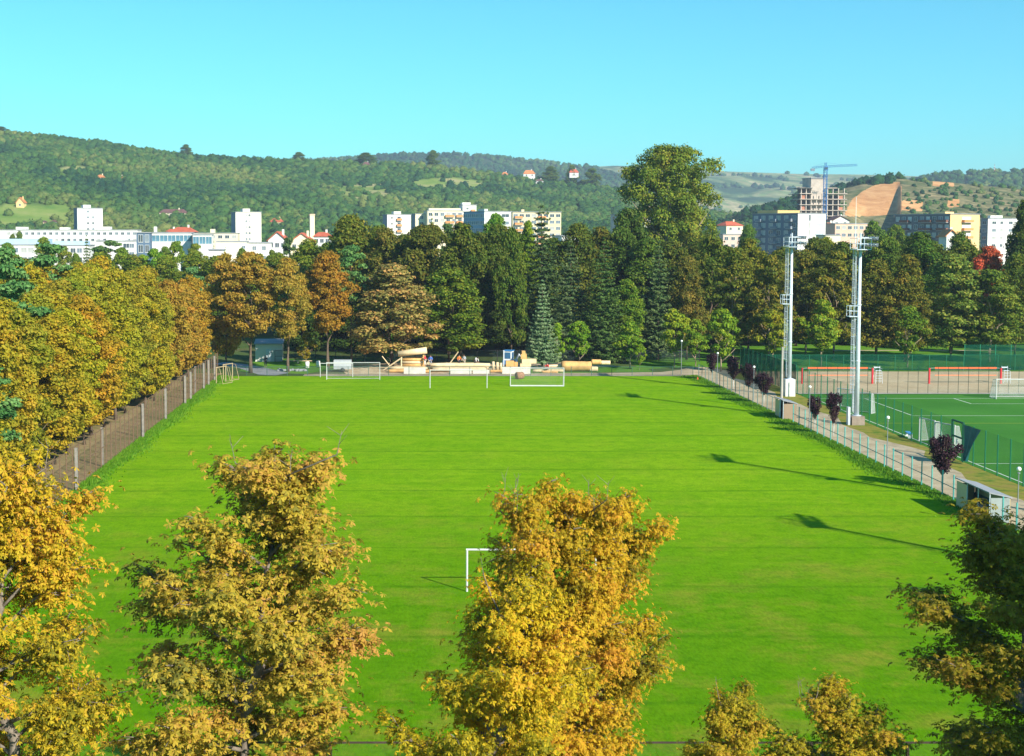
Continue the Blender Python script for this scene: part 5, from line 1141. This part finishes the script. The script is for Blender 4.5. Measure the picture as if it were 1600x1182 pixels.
# excavator
e = empty('mini_excavator', (X_(797, 210.5), 210.5, 0), R_(-20), 'small blue and white excavator behind the upright logs', 'excavator'); M_xb = mat('excavator_blue', (.05, .22, .50), .4, .08); 
b = MB(); b.box(-.9, .9, -.8, .9, .75, 1.35); b.build('body', M_xb, e)
b = MB(); b.prism([(-.75, -.75), (.45, -.75), (.45, .55), (-.75, .55)], 1.352, 2.75); c = b.build('cab', M_white, e)
b = MB(); b.box(-.6, .3, -.78, -.752, 1.6, 2.55); b.build('window', mat('cab_glass', (.05, .14, .26), .1, .2), c); b = MB(); b.box(.452, .48, -.6, .4, 1.6, 2.55); b.build('window', mat('cab_glass', (.05, .14, .26), .1, .2), c); b = MB(); b.box(-.85, .55, -.85, .65, 2.752, 2.86); b.build('cab_roof', M_xb, c)
for s in (-1, 1): 
    b = MB(); b.box(-1.0, 1.0, s*.75-.18, s*.75+.18, .05, .55); b.tube((-1.0, s*.75-.18, .3), (-1.0, s*.75+.18, .3), .26, .26, 12); b.tube((1.0, s*.75-.18, .3), (1.0, s*.75+.18, .3), .26, .26, 12); b.build('track', M_dark, e)
b = MB(); b.poly([(.9, -.2, 1.2), (1.5, -.3, 2.3), (2.1, -.35, 1.5)], [.14, .12, .1], 6); b.poly([(2.1, -.35, 1.5), (2.0, -.35, .7)], [.1, .08], 6); a = b.build('boom', M_galv, e); b = MB(); b.prism([(1.8, -.7), (2.2, -.7), (2.2, 0), (1.8, 0)], .35, .75); b.build('bucket', M_dark, a)
o = MB(); o.tube((0, 0, 0), (0, 0, 2.9), .09, .09, 8); o = o.build('pole', M_galv); o.location = (X_(787, 210), 209.6, 0); tag(o, 'short grey pole immediately left of the excavator', 'pole')
# brown bale
x, y = G(812, 593); b = MB(); b.tube((-.45, 0, .52), (.5, .12, .52), .52, .50, 16); b.tube((-.47, 0, .52), (-.40, 0, .52), .40, .42, 14); o = b.build('bale', mat('brown_bale', (.30, .16, .09), .95, .35, 4, bump=.6), None, True); o.location = (x, y, 0); o.rotation_euler = (0, 0, .5); tag(o, 'reddish brown round bale lying behind the far right goal', 'bale')
# white shed, trailer, small things on the left
e = empty('shed', (AX(398, 222), 222.5, 0), R_(3), 'plain white shed under the orange chestnuts at the far left', 'shed'); w_ = AX(440, 222)-AX(398, 222)
b = MB(); b.box(0, w_, 0, 5, 0, 2.75); b.build('wall', W_white, e); b = MB(); b._add([(-.2, -.2, 2.752), (w_+.2, -.2, 2.752), (w_+.2, 5.2, 3.1), (-.2, 5.2, 3.1), (-.2, -.2, 2.9), (w_+.2, -.2, 2.9), (w_+.2, 5.2, 3.25), (-.2, 5.2, 3.25)], [(0, 3, 2, 1), (4, 5, 6, 7), (0, 1, 5, 4), (1, 2, 6, 5), (2, 3, 7, 6), (3, 0, 4, 7)]); b.build('roof', R_flat, e)
b = MB(); b.box(w_*.4, w_*.4+.9, -.04, -.005, 0, 2.0); b.build('door', M_galv, e)
e = empty('trailer', (X_(521, 205.5), 205.5, 0), 0, 'grey box trailer behind the left far goal', 'trailer'); M_tr = mat('trailer_grey', (.42, .45, .47), .5, .1)
b = MB(); b.box(0, 2.6, 0, 1.5, .45, 1.75); b.build('box_body', M_tr, e); b = MB(); b.tube((-.9, .75, .5), (0, .75, .5), .05, .05, 6); b.build('drawbar', M_dark, e)
for yy in (-.08, 1.42): b = MB(); b.tube((1.3, yy, .33), (1.3, yy+.16, .33), .33, .33, 14); b.build('wheel', M_dark, e, True)
for px, py, lab in ((480, 578, 'white barrel at the back of the lawn, left of two'), (497, 577, 'white barrel at the back of the lawn, right of two')):
    x, y = G(px, py-3); o = MB(); o.tube((0, 0, 0), (0, 0, .1), .30, .32, 12); o.tube((0, 0, .1), (0, 0, .85), .32, .32, 12); o.tube((0, 0, .85), (0, 0, .95), .32, .28, 12); o = o.build('barrel', M_white, None, True); o.location = (x, y, .0); tag(o, lab, 'barrel')
e = empty('bench', (X_(445, 219), 219, 0), 0, 'pale plank bench on the shaded lawn left of the trailer', 'bench'); b = MB(); b.box(0, 4.2, -.2, .2, .42, .5); b.build('seat', M_log, e); 
for u in (.3, 2, 3.7): b = MB(); b.box(u, u+.12, -.15, .15, 0, .419); b.build('leg', M_conc, e)
x, y = G(452, 583); b = MB(); [b.sphere((rb.uniform(-2.2, 2.2), rb.uniform(-.6, .6), .1), rb.uniform(.18, .4), n=7, m=5, sz=.7) for _ in range(26)]; o = b.build('stone_pile', M_cobble, None); o.location = (x, y+3, 0); tag(o, 'heap of grey paving stones on the lawn left of the left far goal', 'stone pile')
# litter bins / dark stones along the far path, orange cone on the pitch corner
x, y = G(1090, 594.5); o = MB(); o.tube((0, 0, 0), (0, 0, .45), .16, .03, 10); o.box(-.2, .2, -.2, .2, 0, .03); o = o.build('marker_cone', M_ortape); o.location = (x, y, .02); tag(o, 'tiny orange cone in the far right corner of the pitch', 'cone')
x, y = G(125, 703); x = -28.0; y = 118; 
# ================================================================== people
def person(label, x, y, z, rz, pose, shirt, trous, hair, vest=None, h=1.74):
    e = empty('person', (x, y, z), rz, label, 'person'); s = h/1.74
    if pose == 'stand': pel = (0, 0, .93); che = (0, -.02, 1.32); nk = (0, -.02, 1.47); hd = (0, -.03, 1.60); kn = [(.10, -.03, .50), (-.10, .02, .50)]; an = [(.11, 0, .08), (-.12, .05, .08)]; el = [(.30, -.02, 1.14), (-.30, .0, 1.14)]; wr = [(.30, -.22, .98), (-.26, -.20, .96)]
    elif pose == 'bend': pel = (0, .10, .90); che = (0, -.22, 1.16); nk = (0, -.36, 1.22); hd = (0, -.48, 1.24); kn = [(.12, -.05, .50), (-.12, -.02, .50)]; an = [(.13, .04, .08), (-.13, .06, .08)]; el = [(.24, -.36, .92), (-.24, -.34, .92)]; wr = [(.20, -.48, .70), (-.18, -.48, .70)]
    else: pel = (0, .12, .42); che = (0, -.04, .80); nk = (0, -.10, .95); hd = (0, -.15, 1.07); kn = [(.18, -.34, .52), (-.18, -.30, .50)]; an = [(.16, -.05, .08), (-.16, -.02, .08)]; el = [(.27, -.22, .66), (-.27, -.22, .66)]; wr = [(.16, -.42, .58), (-.14, -.42, .58)]
    V = lambda t: Vector(t)
    def skin(nm, verts, edges, radii, m, sub=2):
        me = bpy.data.meshes.new(nm); me.from_pydata([Vector(v)*s for v in verts], edges, []); o = link(nm, me, None)
        md = o.modifiers.new('s', 'SKIN'); md.use_smooth_shade = True
        for i, rv in enumerate(radii): me.skin_vertices[0].data[i].radius = (rv*s, rv*s) if not isinstance(rv, tuple) else (rv[0]*s, rv[1]*s)
        me.skin_vertices[0].data[0].use_root = True
        o.modifiers.new('b', 'SUBSURF').levels = sub; o.modifiers['b'].render_levels = sub
        dg = bpy.context.evaluated_depsgraph_get(); m2_ = bpy.data.meshes.new_from_object(o.evaluated_get(dg)); m2_.materials.clear(); m2_.materials.append(m); m2_.name = nm
        bpy.data.objects.remove(o); return link(nm, m2_, e)
    mid = tuple((a+b_)/2 for a, b_ in zip(pel, che)); vs = [pel, mid, che, nk, hd, tuple(V(hd)+V((0, -.02, .10)))]; es = [(0, 1), (1, 2), (2, 3), (3, 4), (4, 5)]; ra = [.13, .12, (.15, .11), .055, .085, .07]
    face = V(hd)+V((0, -.10, -.01)); vs.append(tuple(face)); es.append((4, 6)); ra.append(.018)                       # nose
    for k_ in (0, 1):
        sg = 1 if k_ == 0 else -1; sh = tuple(V(che)+V((sg*.17, 0, .08))); i = len(vs)
        hand = V(wr[k_])+(V(wr[k_])-V(el[k_])).normalized()*.08
        vs += [sh, el[k_], wr[k_], tuple(hand)]; es += [(2, i), (i, i+1), (i+1, i+2), (i+2, i+3)]; ra += [.06, .042, .030, (.035, .02)]
        dv = (V(wr[k_])-V(el[k_])).normalized()
        for f_ in range(4): vs.append(tuple(hand+dv*(.075+.01*(f_ in (1, 2)))+V(((f_-1.5)*.02, -.02, -.012)))); es.append((i+3, len(vs)-1)); ra.append(.009)
        vs.append(tuple(V(wr[k_])+dv*.06+V((-sg*.045, -.03, 0)))); es.append((i+2, len(vs)-1)); ra.append(.010)
        i = len(vs); hp = tuple(V(pel)+V((sg*.09, 0, -.04))); vs += [hp, kn[k_], an[k_], tuple(V(an[k_])+V((0, -.17, -.03)))]; es += [(0, i), (i, i+1), (i+1, i+2), (i+2, i+3)]; ra += [.10, .065, .04, .035]
    skin('body', vs, es, ra, mat('skin', (.48, .28, .19), .6, .08), 1)
    vs = [tuple(V(pel)+V((0, 0, .02))), mid, che, tuple(V(che).lerp(V(nk), .6))]; es = [(0, 1), (1, 2), (2, 3)]; ra = [(.165, .14), (.155, .13), (.18, .13), .085]
    for k_ in (0, 1):
        sg = 1 if k_ == 0 else -1; i = len(vs); vs += [tuple(V(che)+V((sg*.17, 0, .08))), el[k_], tuple(V(el[k_]).lerp(V(wr[k_]), .75))]; es += [(2, i), (i, i+1), (i+1, i+2)]; ra += [.075, .058, .045]
    skin('shirt', vs, es, ra, mat('cloth_%d' % (hash(shirt) % 997), shirt, .9, .1, 5), 1)
    vs = [pel]; es = []; ra = [(.165, .14)]
    for k_ in (0, 1): sg = 1 if k_ == 0 else -1; i = len(vs); vs += [tuple(V(pel)+V((sg*.09, 0, -.04))), kn[k_], tuple(V(an[k_])+V((0, 0, .06)))]; es += [(0, i), (i, i+1), (i+1, i+2)]; ra += [.115, .08, .06]
    skin('trousers', vs, es, ra, mat('cloth_%d' % (hash(trous) % 997), trous, .9, .1, 5), 1)
    b = MB(); c = (V(hd)+V((0, .02, .06)))*s; b.sphere(c, .112*s, n=12, m=8, sz=.85); b.build('hair', mat('hair_%d' % (hash(hair) % 997), hair, .8, .1), e, True)
    b = MB()
    for sx in (-.035, .035): b.sphere((V(hd)+V((sx, -.088, .02)))*s, .013*s, n=6, m=4)
    b.sphere((V(hd)+V((0, -.082, -.055)))*s, .02*s, n=6, m=4, sz=.35); b.build('face_detail', mat('dark_features', (.06, .03, .03)), e)
    return e
DK = (.03, .02, .02); X2_ = lambda px, Y: AX(px, Y)
# log deck the workers stand on
e = empty('log_deck', (X_(660, 207.6), 207.4, 0), 0, 'low deck of logs the workers stand on behind the long timber line', 'deck')
for i in range(5): b = MB(); b.poly([(0, .5*i, .38), (AX(764, 207)-AX(660, 207), .5*i, .38)], [.26, .26], 10); b.build('deck_log', M_logo if i % 2 else M_log, e, True)
person('person in an orange shirt and dark trousers standing beside the diagonal plank', X2_(717.5, 208), 208, .63, .3, 'stand', (.75, .18, .04), (.05, .04, .05), DK)
person('person in a pale grey shirt and beige trousers right of the orange-shirted worker', X2_(725.5, 208.3), 208.3, .63, -.6, 'stand', (.50, .52, .54), (.52, .46, .36), DK)
person('person in a white shirt bending over the timber line', X2_(743, 208.2), 208.2, .63, .8, 'bend', (.80, .80, .82), (.12, .10, .09), DK)
person('person in a blue shirt standing right of the log hut', X2_(673, 207.6), 207.6, .63, -.4, 'stand', (.10, .20, .60), (.30, .32, .40), DK)
person('person in a red shirt and pale trousers at the right wall of the log hut', X2_(664, 206.8), 206.8, .85, 1.2, 'stand', (.62, .03, .05), (.66, .62, .56), DK, h=1.66)
person('person in khaki crouching between the log hut and the blue-shirted worker', X2_(669, 205.6), 205.6, .55, .5, 'crouch', (.46, .40, .24), (.10, .10, .09), (.30, .24, .14))
person('person in a red shirt crouching behind the far right goal', X2_(856, 204.6), 204.6, .3, -.5, 'crouch', (.68, .04, .04), (.10, .10, .12), DK)
x, y = G(415, 574); person('person in dark clothes standing on the paved road before the white shed', x, y, .02, .4, 'stand', (.03, .03, .04), (.03, .03, .04), DK)
# ================================================================== long grass along the fences (stuff)
def tufts(name, label, n, fx, seed, h=(.15, .5)):
    r = np.random.default_rng(seed); x, y = fx(r, n); a = r.uniform(0, 6.28, n); hh = r.uniform(*h, n); w_ = .05+hh*.12
    C = np.stack([x, y, np.zeros(n)], 1); D = np.stack([np.cos(a), np.sin(a), np.zeros(n)], 1); ln = np.stack([r.normal(0, .35, n)*hh, r.normal(0, .35, n)*hh, hh], 1)
    V = np.stack([C-D*w_[:, None], C+D*w_[:, None], C+ln], 1).reshape(-1, 3)
    me = fast_mesh(name, V, np.arange(n*3).reshape(-1, 3), M_blade, {'tint': np.repeat(np.clip(r.normal(.5, .2, n), 0, 1), 3)})
    o = link(name, me); tag(o, label, 'grass', kind='stuff'); o.color = (1, 1, 1, 1)
M_blade = leafmat('grass_blades', (.08, .22, .008), (.13, .32, .012), (.24, .38, .03), .4, .3)
tufts('fence_grass', 'longer grass along the foot of the left fence', 42000, lambda r, n: (-26.1+np.abs(r.normal(0, 1, n))*(.75+.15*np.sin(np.linspace(0, 40, n))), np.linspace(60, 200, n)+r.normal(0, .3, n)), 5, (.08, .26))
tufts('touchline_grass', 'longer grass along the foot of the right fences', 42000, lambda r, n: (42.4-np.abs(r.normal(0, 1, n))*(.8+.25*np.sin(np.linspace(0, 33, n))), np.linspace(60, 200, n)+r.normal(0, .3, n)), 6, (.08, .24))
# ---- wood on the hills: one mass of crowns (stuff)
def forest(name, X, Y, Z, T, P, n, seed, R=(1.9, 4.3), q=36, leaf=1.05, sub=1, tmin=0.0, tmax=1.08, col=None, clear=None, pxr=None):
    r = np.random.default_rng(seed); nt_, npx = X.shape
    j1 = int(np.searchsorted(T, tmax)); fi = r.uniform(0, min(j1, nt_-1)-0.01, n*2); fj = r.uniform(0, npx-1.01, n*2)
    i0 = fi.astype(int); j0 = fj.astype(int); a = fi-i0; b = fj-j0
    def s(A): return (A[i0, j0]*(1-a)*(1-b)+A[i0+1, j0]*a*(1-b)+A[i0, j0+1]*(1-a)*b+A[i0+1, j0+1]*a*b)
    x, y, z = s(X), s(Y), s(Z); px = 627+x/y*F; py = 363-(z-20.5)/y*F; t = np.interp(fi, np.arange(nt_), T)
    keep = (t >= tmin)
    if pxr: keep &= (px > pxr[0]) & (px < pxr[1])
    if clear is not None: keep &= ~clear(px, py, t, r)
    x, y, z, px, py = [v[keep][:n] for v in (x, y, z, px, py)]; n = len(x)
    rad = r.uniform(*R, n)*(1+0.25*(r.uniform(size=n) > .93)); hue = r.normal(0, .12, n)+0.22*np.sin(x*0.013+1)*np.cos(y*0.017)+.10*np.sin(x*.04+y*.03)
    bmi = bmesh.new(); bmesh.ops.create_icosphere(bmi, subdivisions=sub, radius=1.0)
    BV = np.array([v.co[:] for v in bmi.verts]); BF = np.array([[v.index for v in f.verts] for f in bmi.faces]); bmi.free(); nv = len(BV)
    ph = r.uniform(0, 6.28, (n, 6)); K = r.normal(size=(6, 3))*np.array([3.2, 3.2, 4.5, 5.5, 7, 8])[:, None]
    d = np.zeros((n, nv))
    for k in range(6): d += np.sin(BV@K[k]+ph[:, k:k+1])*(0.11, .10, .08, .07, .06, .05)[k]
    d += r.normal(0, .035, (n, nv))
    ht = r.uniform(.75, 1.15, n)
    V = BV[None]*(1+d)[:, :, None]*rad[:, None, None]*np.stack([np.ones(n), np.ones(n), ht], 1)[:, None]+np.stack([x, y, z+rad*0.35], 1)[:, None]
    Fc = (BF[None]+(np.arange(n)*nv)[:, None, None]).reshape(-1, 3)
    tint = np.clip(.45+hue[:, None]+r.normal(0, .05, (n, nv)), 0, 1)
    if q:      # leaf clumps breaking up each crown's outline (two triangles each)
        ci = np.repeat(np.arange(n), q); m = n*q; D = nrm(r.normal(size=(m, 3))); D[:, 2] = np.abs(D[:, 2])*1.1-0.2
        Pp = np.stack([x, y, z+rad*0.38], 1)[ci]+D*rad[ci][:, None]*np.stack([np.ones(m), np.ones(m), ht[ci]], 1)*r.uniform(.85, 1.22, m)[:, None]
        Q = quads_from(Pp, nrm(D+r.normal(size=(m, 3))*.35), leaf*r.uniform(.6, 1.4, m), r, .85)
        b0 = np.arange(m)*4+V.reshape(-1, 3).shape[0]; Fq = np.concatenate([np.stack([b0, b0+1, b0+2], 1), np.stack([b0, b0+2, b0+3], 1)])
        V = np.concatenate([V.reshape(-1, 3), Q]); Fc = np.concatenate([Fc, Fq]); tint = np.concatenate([tint.ravel(), np.repeat(np.clip(.47+hue[ci]+r.normal(0, .06, m), 0, 1), 4)])
    me = fast_mesh(name, V.reshape(-1, 3), Fc, M_forest, {'tint': tint.ravel()}, smooth=False)
    o = link(name, me); o['kind'] = 'stuff'; o.color = (*(col or (1, 1, 1)), 1)
    return o
M_forest = leafmat('hill_wood_leaves', (0.014, 0.060, 0.024), (0.064, 0.150, 0.026), (0.20, 0.225, 0.055), 0.05, 0.2)
t_ = M_forest.node_tree; pb = t_.nodes['Principled BSDF']; bp_ = N(t_, 'ShaderNodeBump'); bp_.inputs['Strength'].default_value = 1.0; bp_.inputs['Distance'].default_value = 1.6; gg = N(t_, 'ShaderNodeNewGeometry'); t_.links.new(noise(t_, 0.55, 4, gg.outputs['Position'], .7), bp_.inputs['Height']); t_.links.new(bp_.outputs[0], pb.inputs['Normal'])
def clr1(px, py, t, r): return glade(px, py) & (r.uniform(size=len(px)) < .88)
o = forest('hillside_wood', X1, Y1_, Z1, T1, P1, 21000, 41, clear=clr1, pxr=(-420, 1330)); tag(o, 'mixed green wood covering the long hill behind the town', 'wood')
def clrq(px, py, t, r):
    cut = (px > 1318) & (px < 1412) & (t < 1.0)
    thin = r.uniform(size=len(px)) < np.where(px < 1300, .35, .66)
    d = (px > 1450) & (px < 1492) & (py < 292) & (py > 278)
    return cut | thin | d
o = forest('quarry_scrub', X5, Y5, Z5, T5, P5, 3600, 43, (0.9, 2.4), 20, 0.9, clear=clrq, col=(.85, .9, 1.0)); tag(o, 'dark scrub and bushes scattered over the quarry hill', 'scrub')
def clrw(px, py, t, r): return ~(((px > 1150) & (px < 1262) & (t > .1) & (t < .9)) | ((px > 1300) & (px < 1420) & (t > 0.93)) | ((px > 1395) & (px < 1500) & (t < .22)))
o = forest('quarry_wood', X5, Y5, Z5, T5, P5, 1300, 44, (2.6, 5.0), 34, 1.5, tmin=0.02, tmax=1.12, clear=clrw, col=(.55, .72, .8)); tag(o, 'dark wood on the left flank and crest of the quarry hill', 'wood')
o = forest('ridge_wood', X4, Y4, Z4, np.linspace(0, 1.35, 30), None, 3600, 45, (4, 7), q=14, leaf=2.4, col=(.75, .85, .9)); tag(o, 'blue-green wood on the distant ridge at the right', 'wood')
o = forest('far_forest', X2, Y2, Z2, np.linspace(0, 1.35, 30), None, 8000, 46, (3.5, 6.5), q=10, leaf=2.6, col=(.5, .7, .85)); tag(o, 'dark forest tinted haze-blue on the distant hill behind the long hill', 'wood')  # leaf colour shifted to blue to imitate distance haze
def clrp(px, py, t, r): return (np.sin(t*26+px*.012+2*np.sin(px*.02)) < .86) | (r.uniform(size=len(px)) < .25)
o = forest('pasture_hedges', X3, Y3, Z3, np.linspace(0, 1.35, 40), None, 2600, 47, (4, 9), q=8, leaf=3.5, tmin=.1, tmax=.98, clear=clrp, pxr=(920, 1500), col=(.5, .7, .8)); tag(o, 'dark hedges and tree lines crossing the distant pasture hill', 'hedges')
# single trees one can tell apart on the ridge of the long hill
for px, py, wp, t, lab in [(572, 238, 34, 1.0, 'broad tree on the ridge right of the grey ridge house'), (673, 234, 20, 1.0, 'round tree with a small head standing alone on the ridge'),
        (467, 237, 22, 1.0, 'rounded tree on the ridge above the chimney'), (863, 259, 26, .97, 'dark tree on the ridge right of the orange-roofed house'),
        (890, 257, 20, 1.0, 'dark rounded tree left of the red-roofed ridge house'), (922, 262, 26, .97, 'dark rounded tree right of the red-roofed ridge house'),
        (296, 225, 20, 1.0, 'dark tree on the ridge above the hillside villa'), (8, 197, 26, 1.0, 'dark tree on the ridge at the left edge')]:
    x, y, z = hill_point(px, T1, P1, X1, Y1_, Z1, t); zt = At(px, py, y)[1]; h = max(zt-z, 7)
    tree('broad', x, y, h, wp/2*y/F*1.1, (1.2, 1.5, 1.2), lab, z=z-0.5, group='single trees along the ridge')
# ---- haze: one closed box of thin air
hb = MB(); hb.box(-6300, 6300, -190, 6300, -1.5, 262)
hm = bpy.data.materials.new('haze'); hm.use_nodes = True; t = hm.node_tree; t.nodes.clear()
pv = N(t, 'ShaderNodeVolumePrincipled'); pv.inputs['Color'].default_value = (0.60, 0.72, 0.95, 1); pv.inputs['Density'].default_value = HAZE
pv.inputs['Anisotropy'].default_value = 0.0
oo = N(t, 'ShaderNodeOutputMaterial'); t.links.new(pv.outputs[0], oo.inputs['Volume'])
if HAZE > 0: tag(hb.build('haze', hm), kind='stuff')
